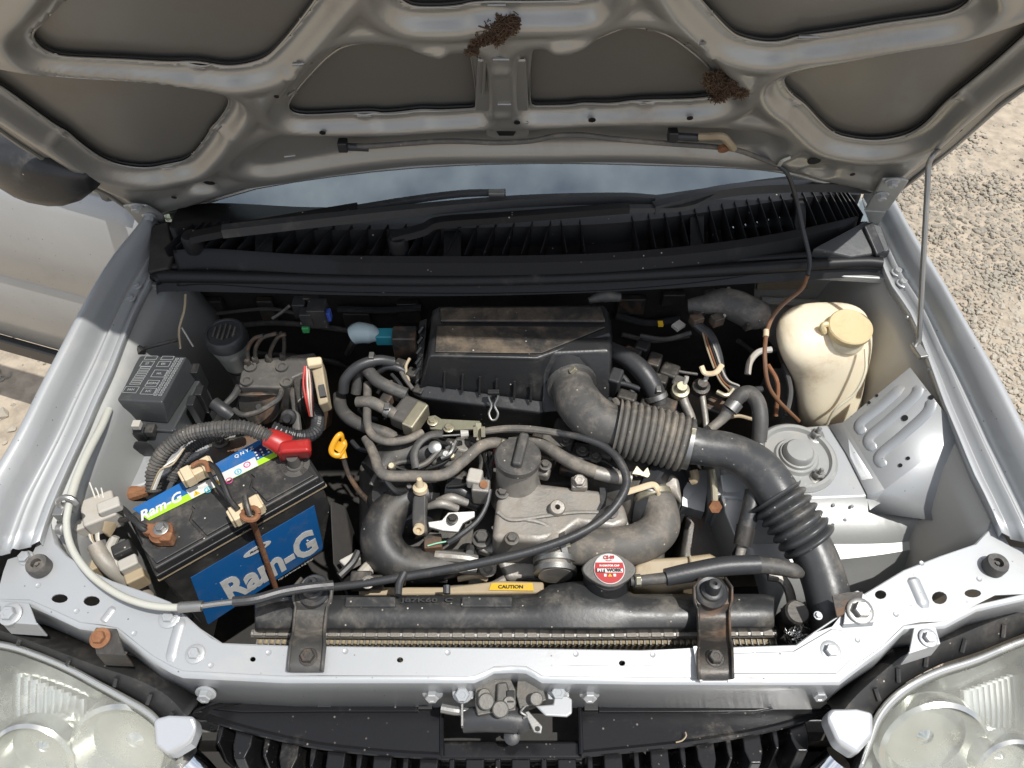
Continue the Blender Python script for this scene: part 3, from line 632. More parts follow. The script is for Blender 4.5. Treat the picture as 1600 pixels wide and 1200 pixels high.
# a shallow channel along the middle of each wide rib, as the press leaves it
h -= .006 * ss(.034, .05, D) * ss(.05, .07, -dO) * ss(.03, .05, dR)
# rear flange, dimples at the corners
wr = -dO
for (x, y, r, hh) in ((317, 281, .022, -.012), (1275, 252, .022, -.012), (455, 98, .010, .004), (535, 65, .010, .004), (1045, 45, .010, .004), (1100, 68, .010, .004), (310, 100, .010, .003), (350, 200, .010, .003), (90, 208, .012, .003), (265, 262, .010, .003), (706, 5, .010, .003), (1257, 55, .010, .003), (570, 179, .010, .003), (1010, 161, .010, .003), (1240, 160, .01, .003), (1500, 148, .012, .003), (782, 90, .012, .003), (782, 162, .012, .003)):
    c = np.array(HX(x, y)); d_ = np.hypot((P[:, 0] - c[0]) / 1.6, P[:, 1] - c[1]); h += hh * ss(r, r * .3, d_)
h += .0012 * np.sin(P[:, 0] * 17 + 1) * np.sin(P[:, 1] * 23)
nx = len(sx_); nw = len(sw_)
cr_ = CRW * (1 - np.minimum(1.6, (P[:, 0] / .60) ** 2))
off = h - cr_
XYZ = np.stack([P[:, 0], HP.y + HU.y * P[:, 1] + HN.y * off, HP.z + HU.z * P[:, 1] + HN.z * off], 1)
I = (np.arange(nw - 1)[:, None] * nx + np.arange(nx - 1)[None]).ravel(); Q = np.stack([I, I + 1, I + nx + 1, I + nx], 1)
C = P[Q].mean(1); keep = sdf(C, OL)[0] < 0
for q in OP: keep &= sdf(C, q)[0] > 0
HOLES = [(432, 150, 4), (103, 256, 4), (327, 284, 9), (272, 308, 4), (1272, 251, 10), (1332, 272, 4), (1498, 203, 5), (504, 207, 5), (925, 187, 6), (1078, 184, 5), (808, 191, 5)]
def hg(x, y):
    a, b = HX(x, y, .01); k = ((P[:, 0] - a) ** 2 + (P[:, 1] - b) ** 2).argmin(); return float(h[k])
hood = bpy.data.objects.new('hood', None); COL.objects.link(hood); hood.parent = car; hood.location = HP - orig(car); hood['label'] = 'propped open bonnet seen from below'; hood.empty_display_size = .05
def from_np(name, V_, F_, m, parent, solid=0):
    used = np.unique(F_); mp_ = np.full(len(V_), -1); mp_[used] = np.arange(len(used))
    me = bpy.data.meshes.new(name); og = np.array(orig(parent)); me.from_pydata((V_[used] - og).tolist(), [], mp_[F_].tolist()); me.materials.append(m); me.shade_smooth()
    o = bpy.data.objects.new(name, me); COL.objects.link(o); o.parent = parent
    if solid: md = o.modifiers.new('thickness', 'SOLIDIFY'); md.thickness = solid; md.offset = 0
    return o
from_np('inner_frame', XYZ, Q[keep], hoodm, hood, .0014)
sx2 = np.arange(-.80, .80, .016); sw2 = np.arange(-.08, .93, .016); G2, W2 = np.meshgrid(sx2, sw2); P2 = np.stack([G2.ravel(), W2.ravel()], 1)
d2, n2 = sdf(P2, OL); P2[(np.abs(d2) < .010)] = n2[(np.abs(d2) < .010)]
off2 = -.013 - CRW * (1 - np.minimum(1.6, (P2[:, 0] / .60) ** 2)); d2 = sdf(P2, OL)[0]; off2 = off2 + .013 * ss(.02, 0.0, -d2)
X2 = np.stack([P2[:, 0], HP.y + HU.y * P2[:, 1] + HN.y * off2, HP.z + HU.z * P2[:, 1] + HN.z * off2], 1)
m2 = len(sx2); I = (np.arange(len(sw2) - 1)[:, None] * m2 + np.arange(m2 - 1)[None]).ravel(); Q2 = np.stack([I, I + 1, I + m2 + 1, I + m2], 1)
k2 = sdf(P2[Q2].mean(1), OL)[0] < 0
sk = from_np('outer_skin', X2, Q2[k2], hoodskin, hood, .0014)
# black bead standing in for the shade in the gap between the frame and the skin, seen along the lower edges of the openings
for q in OP:
    pts = [HQ(a, b, -.0045) for a, b in q]
    e_ = [HQ(a, b, .0) for a, b in q][::2]; M().tube(e_ + [e_[0]], .0014, n=6, sm=2, caps=False).build('opening_lip', hoodm, hood)
    pts = pts[::3]; M().tube(pts + [pts[0]], .0020, n=6, sm=2, caps=False).build('gap_shade_bead', blackpr, hood)
# hemmed edge all round
hem = [HQ(a, b, .001) for a, b in OL]
M().tube(hem + [hem[0]], .0035, n=8, sm=2, caps=False).build('hem', hoodm, hood)
for x, y, r in HOLES:
    c = H(x, y, hg(x, y) + .001); rr = r * DEP(c) / F
    M().lathe(c, HN, [(rr, 0), (rr, .0012), (.0001, .0013)], 14, 1.0).build('drain_hole', blackpr, hood)
# pale weld tabs / spot welds standing on the flanges
for x0, y0, x1, y1 in ((458, 100, 486, 99), (523, 71, 543, 63), (296, 103, 320, 105), (1010, 45, 1040, 47), (1023, 41, 1040, 48), (1075, 69, 1102, 67), (770, 92, 796, 92), (778, 162, 798, 162), (559, 180, 580, 180), (1000, 162, 1022, 161), (340, 203, 347, 196), (451, 149, 462, 141), (88, 206, 102, 213), (255, 263, 272, 261), (445, 244, 462, 242), (505, 243, 519, 242), (1238, 160, 1246, 165), (1070, 222, 1086, 222), (1496, 152, 1508, 146), (762, 7, 790, 7), (1248, 57, 1280, 57)):
    M().tube([H(x0, y0, hg(x0, y0) + .0005), H((x0 + x1) / 2, (y0 + y1) / 2, hg((x0 + x1) / 2, (y0 + y1) / 2) + .001), H(x1, y1, hg(x1, y1) + .0005)], .0034, n=8, flat=.6, sm=3).build('pressed_tab', hoodm, hood)
# centre rib plate with the striker slot
st = M().prism([H(*q, .016) for q in ((760, 192), (826, 192), (826, 212), (815, 217), (772, 217), (760, 212))], HN * -.004).build('striker_plate', hoodm, hood, bevel=.002)
M().prism([H(*q, .0165) for q in ((776, 205), (806, 205), (802, 211), (780, 211))], HN * .0012).build('slot', blackpr, hood)
M().prism([H(*q, .004) for q in ((746, 88), (822, 88), (826, 168), (742, 168))], HN * .006).build('centre_rib', hoodm, hood, bevel=.006, seg=3)
M().tube([H(759, 80, .012), H(757, 110, .013), H(755, 145, .011)], .004, n=8, flat=.6).build('swage', hoodm, hood)
# hinges at both rear corners
def hinge(px, tip, b1, b2):
    o = M().prism([H(x, y, .026) for x, y in px], HN * .005)
    o = o.build('hinge', silverd, hood, bevel=.003)
    a, c, d = [H(x, y, .029) for x, y in tip[:2]] + [RIM(*tip[2], .0)]
    M().prism([a, c, d], V((.003, .004, 0))).build('hinge_arm', silverd, o, bevel=.001) if False else M().add([a, c, d, a + HN * .004, c + HN * .004, d + V((0, -.004, 0))], [(0, 1, 2), (3, 5, 4), (0, 3, 4, 1), (1, 4, 5, 2), (2, 5, 3, 0)]).build('hinge_arm', silverd, hood, bevel=.001)
    for b in (b1, b2): bolt(H(*b, .031), .0075, silver, hood, HN, 1.5)
hinge([(192, 318), (205, 315), (230, 318), (256, 333), (261, 350), (250, 360), (236, 362), (214, 344)], ((232, 362), (258, 352), (246, 384)), (213, 322), (233, 337))
hinge([(1352, 322), (1378, 276), (1412, 276), (1420, 279), (1390, 322), (1382, 330), (1358, 332)], ((1350, 326), (1384, 328), (1366, 360)), (1394, 283), (1377, 304))
# prop rod
prod = [H(1466, 236, .02), H(1458, 243, .035), H(1451, 258, .045), RIM(1436, 530, .012), RIM(1430, 541, .004), RIM(1432, 552, .0)]
pr = M().tube([prod[0], prod[1], prod[2], prod[2].lerp(prod[3], .1), prod[2].lerp(prod[3], .5), prod[2].lerp(prod[3], .9), prod[3], prod[4], prod[5]], .0038, n=10).build('prop_rod', zinc, car)
M().box(RIM(1436, 548, .003), .014, .03, .008, V((1, .2, 0)), V((-.2, 1, 0))).build('prop_rod_pivot', zinc, car, bevel=.002)

# ------------------------------------------------------------------ headlights
lensm = bpy.data.materials.new('hazed_lens'); lensm.use_nodes = True; t = lensm.node_tree; b = t.nodes['Principled BSDF']
b.inputs['Base Color'].default_value = (.74, .73, .66, 1); b.inputs['Roughness'].default_value = .16; b.inputs['Coat Weight'].default_value = .5; b.inputs['IOR'].default_value = 1.5
tr = t.nodes.new('ShaderNodeBsdfTransparent'); tr.inputs['Color'].default_value = (.96, .97, .95, 1); m1 = t.nodes.new('ShaderNodeMixShader')
tcn = t.nodes.new('ShaderNodeTexCoord'); nn = t.nodes.new('ShaderNodeTexNoise'); nn.inputs['Scale'].default_value = 7; nn.inputs['Detail'].default_value = 6
rr_ = t.nodes.new('ShaderNodeMapRange'); rr_.inputs['From Min'].default_value = .35; rr_.inputs['From Max'].default_value = .75; rr_.inputs['To Min'].default_value = .06; rr_.inputs['To Max'].default_value = .26
t.links.new(tcn.outputs['Object'], nn.inputs['Vector']); t.links.new(nn.outputs['Fac'], rr_.inputs['Value']); t.links.new(rr_.outputs[0], m1.inputs[0])
t.links.new(tr.outputs[0], m1.inputs[1]); t.links.new(b.outputs[0], m1.inputs[2]); t.links.new(m1.outputs[0], t.nodes['Material Output'].inputs[0])
refl = mat('headlight_reflector', (.80, .81, .80), .22, .9, (.5, .48, .4), .3, 10, 0)
bez = mat('headlight_bezel', (.58, .58, .55), .22, .8, (.45, .42, .34), .4, 9)
def flip(l): return [(1600 - x, y) for x, y in l]
def headlight(lab, top, edge, low, proj, flipx):
    hl = bpy.data.objects.new('headlight', None); COL.objects.link(hl); hl.parent = car; hl.location = Z(proj[0], proj[1], .70) - orig(car); hl['label'] = lab; hl.empty_display_size = .05
    tp = crom([Z(x, y, .775) for x, y in top], 5); ed = crom([Z(x, y, .782) for x, y in edge], 5)
    rows = [ed, [a.lerp(b_, .5) + V((0, 0, .004)) for a, b_ in zip(ed, tp)], tp]
    s = 1 if flipx else -1
    for k in range(1, 9): # lens bulging forward and down
        t_ = k / 8; rows.append([q + V((s * .02 * t_, -.24 * t_, -.17 * t_ ** 1.7)) for q in tp])
    M().loft(rows[2:], closed=False).build('lens', lensm, hl, ang=180, solid=.003, off=-1)
    M().loft(rows[:3], closed=False).build('lens_edge', bez, hl, ang=180, solid=.006, off=-1)
    # housing shell behind
    inner = [[q + V((0, .004, -.012)) for q in tp], [q + V((0, -.012, -.10)) for q in tp], [q + V((0, -.15, -.20)) for q in tp], [q + V((0, -.26, -.21)) for q in tp]]
    M().loft(inner, closed=False).build('reflector', refl, hl, ang=180)
    for q, r0 in zip(proj[2], (.068, .05)):
        c = Z(q[0], q[1], .715); ax = V((0, -.72, .55)).normalized(); r = q[2] * DEP(c) / F
        rim = M().lathe(c, ax, [(r * 1.04, -.01), (r * 1.06, .012), (r * .98, .016), (r * .90, .006), (r * .72, -.02), (r * .40, -.05), (r * .2, -.055)], 40).build('projector_bowl', bez, hl)
        M().lathe(c - ax * .045, ax, [(r * .30, 0), (r * .30, .02), (r * .2, .034), (.001, .04)], 20).build('bulb_cap', chrome, hl)
    for i in range(9):                                # pressed flutes in the reflector
        x = proj[3][0] + i * proj[3][2]; y = proj[3][1] + i * proj[3][3]
        p = Z(x, y, .70); q = Z(x + proj[3][2] * .2, y + 95, .66)
        M().tube([p, p.lerp(q, .5) + V((0, 0, .004)), q], .0085, n=8, flat=.6, sm=4).build('flute', refl, hl)
    return hl
topL = [(-90, 1012), (0, 1016), (60, 1034), (110, 1056), (150, 1078), (190, 1100), (225, 1122), (245, 1142), (258, 1180)]
edgL = [(-90, 996), (0, 1001), (62, 1019), (115, 1042), (158, 1065), (200, 1087), (238, 1110), (256, 1135), (264, 1180)]
h1 = headlight('hazed headlight at the battery side', topL, edgL, None, (110, 1120, [(205, 1165, 82), (60, 1175, 60)], (30, 1052, 12, 5)), False)
topR = [(1690, 985), (1600, 1010), (1530, 1040), (1470, 1060), (1430, 1080), (1400, 1104), (1380, 1130), (1366, 1160), (1350, 1200)]
edgR = [(1690, 968), (1600, 995), (1525, 1024), (1462, 1044), (1418, 1066), (1386, 1092), (1366, 1120), (1356, 1155), (1342, 1200)]
h2 = headlight('hazed headlight at the washer tank side', topR[::-1], edgR[::-1], None, (1490, 1120, [(1452, 1160, 80), (1570, 1190, 50)], (1510, 1078, 9, -3)), True)
# black headlight back shells seen between panel and lens
hs = [[RIM(x, y, -.05) for x, y in ((-60, 965), (0, 985), (70, 1010), (150, 1040), (215, 1062), (262, 1088), (292, 1120))], [Z(x, y, .776) for x, y in ((-60, 1000), (0, 1004), (62, 1022), (150, 1064), (205, 1092), (250, 1124), (262, 1150))]]
hs.insert(0, [q + V((0, .03, -.03)) for q in hs[0]])
def shell(hs, par):
    rows = []
    for a in hs: rows.append(crom(a, 4))
    sh = M().loft(rows, closed=False).build('back_shell', blackd, par, ang=24, solid=.003, off=-1)
    for i in range(2, len(rows[1]) - 2, 4):
        p = rows[1][i].lerp(rows[2][i], .3); q = rows[1][i].lerp(rows[2][i], .8)
        M().tube([p + V((0, 0, .002)), q + V((0, 0, .003))], .003, n=6, sm=1).build('shell_rib', blackd, par)
shell(hs, h1)
hs = [[RIM(x, y, -.05) for x, y in ((1310, 1120), (1340, 1085), (1385, 1045), (1420, 1020), (1480, 1000), (1540, 975), (1600, 955), (1680, 940))], [Z(x, y, .776) for x, y in ((1352, 1150), (1364, 1120), (1388, 1088), (1420, 1064), (1470, 1038), (1530, 1018), (1600, 990), (1680, 965))]]
hs.insert(0, [q + V((0, .03, -.03)) for q in hs[0]])
shell(hs, h2)

# ------------------------------------------------------------------ grille
gr_ = bpy.data.objects.new('grille', None); COL.objects.link(gr_); gr_.parent = car; gr_.location = V((0, .2, .5)) - orig(car); gr_['label'] = 'black grille with upright fins below the latch'; gr_.empty_display_size = .05
GZ = .742
def gplate(px, rise):
    o = M().prism(W([(x, y, GZ) for x, y in px]), V((0, 0, -.004))).build('top_cover', gloss, gr_, bevel=.0015); return o
lp = [(302, 1113), (340, 1092), (380, 1080), (440, 1077), (560, 1079), (690, 1083), (690, 1181), (600, 1176), (500, 1165), (420, 1148), (360, 1132)]
rp = [(905, 1084), (1050, 1080), (1180, 1077), (1230, 1085), (1298, 1106), (1240, 1128), (1170, 1145), (1080, 1160), (1000, 1169), (908, 1178)]
gplate(lp, 0); gplate(rp, 0)
def lipz(px, m=gloss, r=.003, z=GZ + .001): return M().tube(W([(x, y, z) for x, y in px]), r, n=8, sm=3).build('edge_lip', m, gr_)
lipz([(302, 1113), (340, 1097), (400, 1093), (560, 1092), (690, 1094)]); lipz([(905, 1094), (1100, 1091), (1200, 1090), (1298, 1106)])
lipz([(690, 1088), (690, 1181)], r=.003); lipz([(905, 1086), (908, 1178)], r=.003)
lipz([(302, 1113), (360, 1132), (420, 1148), (500, 1165), (600, 1176), (690, 1181)], r=.0045, z=GZ - .002); lipz([(908, 1178), (1000, 1169), (1080, 1160), (1170, 1145), (1240, 1128), (1298, 1106)], r=.0045, z=GZ - .002)
# raised step across each cover
for px in ([(330, 1108), (380, 1098), (510, 1096), (655, 1098), (655, 1112), (510, 1112), (380, 1113)], [(935, 1099), (1060, 1097), (1180, 1097), (1230, 1103), (1180, 1112), (1060, 1113), (935, 1113)]):
    M().prism(W([(x, y, GZ + .004) for x, y in px]), V((0, 0, -.0035))).build('step', gloss, gr_, bevel=.0015)
for x, y in ((508, 1099), (665, 1102), (923, 1104), (660, 1099)):
    M().box(Z(x, y, GZ + .002), .018, .012, .01).build('clip_pocket', blackpr, gr_, bevel=.001)
M().prism(W([(686, 1157, .735), (910, 1157, .735), (914, 1186, .735), (684, 1186, .735)]), V((0, 0, -.02))).build('lower_bar', gloss, gr_, bevel=.004)
# upright fins hanging from the curved front edge
front = [(302, 1113), (360, 1132), (420, 1148), (500, 1165), (600, 1178), (690, 1186), (800, 1189), (910, 1186), (1000, 1174), (1080, 1162), (1170, 1146), (1240, 1129), (1298, 1107)]
fxs = [p[0] for p in front]; fys = [p[1] for p in front]
i = 0
for x in list(range(346, 1270, 36)):
    y = float(np.interp(x, fxs, fys)) - 2; thick = i % 2 == 1; i += 1
    p = Z(x, y, .733); ww = .023 if thick else .007; dp = .036 if thick else .026
    cs = [p + V((a * ww / 2, b_, 0)) for a, b_ in ((-1, .012), (1, .012), (1, -dp * .6), (.55, -dp), (-.55, -dp), (-1, -dp * .6))]
    M().loft([[q + V((0, 0, -.004)) for q in cs], [q + V((0, -.012, -.05)) for q in cs], [q + V((0, -.02, -.25)) for q in cs]]).build('fin', gloss, gr_, bevel=.002)
M().box(V((0, .262, .50)), .98, .01, .36).build('grille_backing', darkbay, gr_)
# satin end caps of the surround with a chrome strip running down
def endcap(px, strip, s):
    o = M().prism(W([(x, y, z) for x, y, z in px]), V((0, .0, -.03))).build('surround_end', chromed, gr_, bevel=.006, seg=3)
    M().tube(W(strip), [.017, .018, .020], n=12, flat=.8, sm=4).build('surround_strip', chrome, gr_)
endcap([(238, 1122, 0.802), (262, 1116, 0.807), (303, 1117, 0.807), (306, 1136, 0.807), (296, 1160, 0.797), (262, 1180, 0.787), (240, 1165, 0.792)], [(290, 1186, .715), (315, 1212, .69), (350, 1260, .64)], -1)
endcap([(1292, 1120, 0.807), (1298, 1106, 0.807), (1340, 1106, 0.807), (1366, 1112, 0.802), (1366, 1150, 0.792), (1340, 1180, 0.787), (1310, 1160, 0.797)], [(1310, 1184, .715), (1286, 1212, .69), (1250, 1260, .64)], 1)

# bonnet latch
la = bpy.data.objects.new('bonnet_latch', None); COL.objects.link(la); la.parent = car; la.location = Z(800, 1090, 0.7600) - orig(car); la['label'] = 'greasy bonnet latch between the two grille covers'; la.empty_display_size = .05
ltm = mat('latch_steel', (.13, .125, .115), .5, .7, (.22, .18, .13), .45, 16, .2, .2, 200, rust=(.12, .09, .06), ramt=.25)
def lpl(px, z, m, th=.004, name='plate', par=la, bev=.0015): return M().prism(W([(x, y, z) for x, y in px]), V((0, 0, -th))).build(name, m, par, bevel=bev)
for px in ([(712, 1066), (740, 1064), (744, 1078), (740, 1092), (714, 1092)], [(853, 1066), (886, 1064), (890, 1088), (880, 1094), (856, 1092)]): lpl(px, 0.7920, silver, .004, 'mounting_ear')
for x, y in ((723, 1082), (872, 1078)): bolt(Z(x, y, 0.7930), .009, silver, la, V((0, -.5, .8)), 1.4)
lpl([(742, 1076), (768, 1062), (780, 1058), (798, 1060), (806, 1078), (806, 1110), (768, 1114), (746, 1118), (742, 1100)], 0.8020, ltm, .022)
lpl([(808, 1062), (816, 1058), (850, 1078), (854, 1094), (812, 1108), (806, 1086)], 0.7980, ltm, .02)
lpl([(776, 1066), (792, 1064), (796, 1080), (796, 1104), (774, 1106)], 0.8100, ltm, .012, 'hook', bev=.003)
lpl([(791, 1078), (804, 1078), (804, 1098), (791, 1098)], 0.8125, blackpr, .003, 'slot')
for x, y, r in ((757, 1086, .008), (782, 1108, .010), (796, 1098, .008), (838, 1092, .008), (760, 1096, .010)):
    M().lathe(Z(x, y, 0.8080), V((0, -.3, 1)), [(r, 0), (r, .003), (r * .85, .004), (.001, .004)], 18).build('rivet', ltm, la, ang=20)
lpl([(836, 1102), (864, 1100), (866, 1088), (886, 1086), (894, 1092), (894, 1114), (886, 1120), (852, 1118)], 0.7970, silver, .004, 'release_lever', bev=.002)
lpl([(818, 1112), (826, 1110), (848, 1134), (846, 1146), (834, 1144)], 0.7920, zinc, .004, 'lever_arm')
M().lathe(Z(840, 1139, 0.7925), V((0, 0, 1)), [(.003, 0), (.003, .0012), (.0001, .0012)], 12).build('hole', blackpr, la)
M().tube(W([(820, 1104, 0.8000), (814, 1112, 0.8020), (822, 1118, 0.8000), (818, 1122, 0.7970)]), .0016, n=8).build('spring', zinc, la)
M().tube(W([(690, 1106, 0.7850), (712, 1110, 0.7850), (742, 1113, 0.7850)]), [.006, .006, .004], n=10).build('cable_end', zinc, la)
lpl([(720, 1100), (724, 1098), (724, 1134), (720, 1134)], 0.7970, zinc, .012, 'cable_stop', bev=.0008)
M().tube(W([(724, 1126, 0.7780), (770, 1122, 0.7820), (812, 1126, 0.7800), (822, 1140, 0.7750)]), [.014, .016, .016, .010], n=14).build('latch_boot', rubber, la)
lpl([(722, 1122), (740, 1124), (744, 1134), (722, 1134)], 0.7880, zinc, .003, 'tab')
M().lathe(Z(800, 1151, .765), V((0, -.2, 1)), [(.010, 0), (.010, .003), (.007, .005), (.001, .005)], 22).build('grommet', rubber, la)
M().box(Z(800, 1120, .66), .24, .12, .01).build('latch_backing', darkbay, la)
for x in (676, 921): bolt(RIM(x, 1082, -.055) , .0085, silver, fp, V((0, -1, .4)), 1.5)

# ------------------------------------------------------------------ writing
def text(body, p, xd, yd, size, m, name, parent, shear=0.0, bold=0.0, depth=.0004, width=None, align='CENTER', height=None):
    cu = bpy.data.curves.new('t', 'FONT'); cu.body = body; cu.size = size; cu.shear = shear; cu.offset = bold; cu.align_x = align; cu.align_y = 'CENTER'; cu.resolution_u = 3; cu.extrude = depth
    to = bpy.data.objects.new('t', cu); COL.objects.link(to)
    dg = bpy.context.evaluated_depsgraph_get(); me = bpy.data.meshes.new_from_object(to.evaluated_get(dg)); bpy.data.objects.remove(to)
    xd = xd.normalized(); zd = xd.cross(yd).normalized(); yd = zd.cross(xd)
    k = 1.0
    if width:
        xs = [v.co.x for v in me.vertices]; k = width / max(1e-6, max(xs) - min(xs))
    ys = [v.co.y for v in me.vertices]; ky = height / max(1e-6, max(ys) - min(ys)) if height else 1.0; ym = (max(ys) + min(ys)) / 2 if height else 0
    og = orig(parent)
    for v in me.vertices: v.co = p + xd * v.co.x * k + yd * (v.co.y - ym) * ky + zd * v.co.z - og
    me.materials.clear(); me.materials.append(m); me.name = name
    o = bpy.data.objects.new(name, me); COL.objects.link(o); o.parent = parent; return o

# ------------------------------------------------------------------ battery
BZ = .80
A_, B_, C_, D_ = [Z(x, y, BZ) for x, y in ((188, 812), (446, 672), (507, 740), (250, 884))]
bat = thing('battery', 'black car battery with blue and white print strapped in the corner', 'battery', (A_ + B_ + C_ + D_) / 4 + V((0, 0, -.2)))
ex = (C_ - D_).normalized(); ey = (B_ - C_).normalized(); ey = (ey - ex * ey.dot(ex)).normalized(); ez = V((0, 0, 1)); cc = (A_ + B_ + C_ + D_) / 4
lx = ((C_ - D_).length + (B_ - A_).length) / 2; ly = ((B_ - C_).length + (A_ - D_).length) / 2
def bq(a, b, z=0.0): return cc + ex * (lx * (a - .5)) + ey * (ly * (b - .5)) + ez * z
def bpx(x, y, z=0.0):
    d = Z(x, y, BZ + z) - cc; return d.dot(ex) / lx + .5, d.dot(ey) / ly + .5
M().box(cc + V((0, 0, -.115)), lx * .985, ly * .98, .18, ex, ey).build('case', blackd, bat, bevel=.004)
M().box(cc + V((0, 0, -.0235)), lx * 1.02, ly * 1.02, .014, ex, ey).build('lid_rim', blackp, bat, bevel=.002)
M().box(cc + V((0, 0, -.029)), lx * 1.024, ly * 1.024, .003, ex, ey).build('dust_line', tan, bat)
M().box(cc + V((0, 0, -.010)), lx * .985, ly * .985, .018, ex, ey).build('lid', blackd, bat, bevel=.003)
# raised pads on the lid with the zig-zag joint between them
for a0, a1 in ((.03, .30), (.315, .66), (.675, .97)):
    M().prism([bq(a0, .05, .0), bq(a1, .05, .0), bq(a1 - .03, .40, .0), bq(a1 + .01, .52, .0), bq(a1, .60, .0), bq(a0, .60, .0), bq(a0 + .01, .52, .0), bq(a0 - .03, .40, .0)], V((0, 0, .003))).build('lid_pad', blackd, bat, bevel=.0012)
# front label
n0 = -ey; p0 = bq(.5, 0.01)
n0 = V((n0.x, n0.y, 0)).normalized(); fp0 = cc - ey * (ly * .49 + .0006)
def fq(x, y, o=0.0): return PL(x, y, fp0 + n0 * o, n0)
lab = [fq(298, 903), fq(491, 790), fq(506, 857), fq(325, 976)]
lb = M().prism(lab, n0 * -.0005).build('label', blue, bat)
u0 = (lab[1] - lab[0]).normalized()
lw = (lab[1] - lab[0]).length
ctr = fq(422, 885, .0007); lhh = (lab[0] - lab[3]).length
text('Ram-G', ctr, u0, ez, .06, white, 'lettering', lb, .12, .0022, .0002, lw * .80, height=lhh * .50)
ob = M().lathe(fq(402, 858, .0009), n0, [(.022, 0), (.022, .0004), (.0001, .0004)], 30).build('emblem', white, lb)
for v in ob.data.vertices:
    q = v.co + orig(lb) - fq(402, 858, .0009); up_ = q.dot(ez); v.co = v.co - ez * up_ * .60
text('Rocket', fq(402, 858, .0016), u0, ez, .006, blackpr, 'lettering', lb, .3, .0003, .0001, .026)
text('High performance 6-QW-60', fq(462, 890, .0007), u0, ez, .006, white, 'lettering', lb, .2, 0, .0001, lw * .32)
text('R', fq(481, 845, .0007), u0, ez, .007, white, 'lettering', lb)
# top sticker along the back edge
TS = [(204, 796), (430, 690), (434, 714), (219, 820)]
tz = .0006
def tq(x, y, o=0.0): return Z(x, y, BZ + tz + o)
sk_ = M().prism([tq(*q) for q in ((207, 795), (422, 678), (433, 712), (233, 813))], V((0, 0, -.0005))).build('top_sticker', blue, bat)
M().prism([tq(*q, .0003) for q in ((222, 806), (433, 704), (433, 713), (233, 813))], V((0, 0, -.0002))).build('green_band', green, sk_)
M().prism([tq(*q, .0006) for q in ((290, 766), (398, 714), (404, 727), (300, 779))], V((0, 0, -.0002))).build('white_panel', white, sk_)
M().prism([tq(*q, .0006) for q in ((288, 758), (328, 741), (332, 747), (294, 763))], V((0, 0, -.0002))).build('black_panel', blackpr, sk_)
M().prism([tq(*q, .0006) for q in ((395, 702), (424, 684), (432, 698), (402, 716))], V((0, 0, -.0002))).build('navy_panel', navy, sk_)
dm = M()
for i in range(4):
    for j in range(3):
        c = tq(399 + i * 8.2 + j * 2.2, 707 - i * 4.6 + j * 4.2, .001); dm.lathe(c, ez, [(.0016, 0), (.0016, .0002), (.0001, .0002)], 10)
dm.build('dots', white, sk_)
us = tq(300, 755) - tq(236, 788); us.normalize()
text('Ram-G', tq(250, 792, .0008), us, ez.cross(us), .022, white, 'lettering', sk_, .3, .0007, .0001, .062)
for x, y, m in ((325, 765, cyan), (358, 751, magenta), (372, 737, cyan), (386, 726, magenta)):
    c = tq(x, y, .0009); M().tube([c + V((cos(a) * .0045, sin(a) * .0045, 0)) for a in [2 * pi * i / 14 for i in range(15)]], .0008, n=5, sm=1).build('symbol', m, sk_)
    text('-' if m is magenta else '3', c, us, ez.cross(us), .006, m, 'lettering', sk_, 0, .0002)
for x, y in ((307, 771), (340, 754)):
    c = tq(x, y, .0009); M().prism([c + us * .005 - ez.cross(us) * .003, c - us * .005 - ez.cross(us) * .003, c + ez.cross(us) * .006], V((0, 0, -.0002))).build('warning_mark', yellowp, sk_)
    text('!', c, us, ez.cross(us), .006, blackpr, 'lettering', sk_)
text('Q N Y Z', tq(381, 707, .0008), us, ez.cross(us), .008, white, 'lettering', sk_, .1, .0002, .0001, .03)
text('MF SEALED', tq(311, 752, .001), us, ez.cross(us), .004, white, 'lettering', sk_, 0, 0, .0001, .028)
# terminal posts
for x, y in ((256, 838), (462, 728)):
    M().lathe(Z(x, y, BZ), ez, [(.021, 0), (.021, .003), (.013, .003), (.012, .006), (.009, .006), (.008, .024), (.001, .024)], 28).build('terminal', aludk if x > 400 else darkst, bat)
# positive cover
rc = thing('terminal_cover', 'red rubber boot over the battery terminal', 'terminal cover', Z(460, 708, .80))
zz = .845
rb = M().loft([W([(437, 694, BZ + .012), (484, 690, BZ + .012), (487, 716, BZ + .006), (440, 722, BZ + .006)]), W([(432, 690, zz - .008), (486, 685, zz - .008), (487, 708, zz - .010), (434, 712, zz - .010)]), W([(436, 690, zz), (480, 685, zz), (483, 704, zz - .001), (440, 706, zz - .001)])])
rb.build('boot', redm, rc, bevel=.005, seg=3)
M().tube(W([(416, 683, .84), (430, 688, .836), (448, 698, .826)]), [.014, .016, .018], n=16, flat=.85).build('sleeve', redm, rc)
M().prism(W([(430, 688, .828), (438, 684, .828), (446, 715, .812), (436, 718, .806)]), V((0, 0, -.012))).build('flap', redm, rc, bevel=.003)
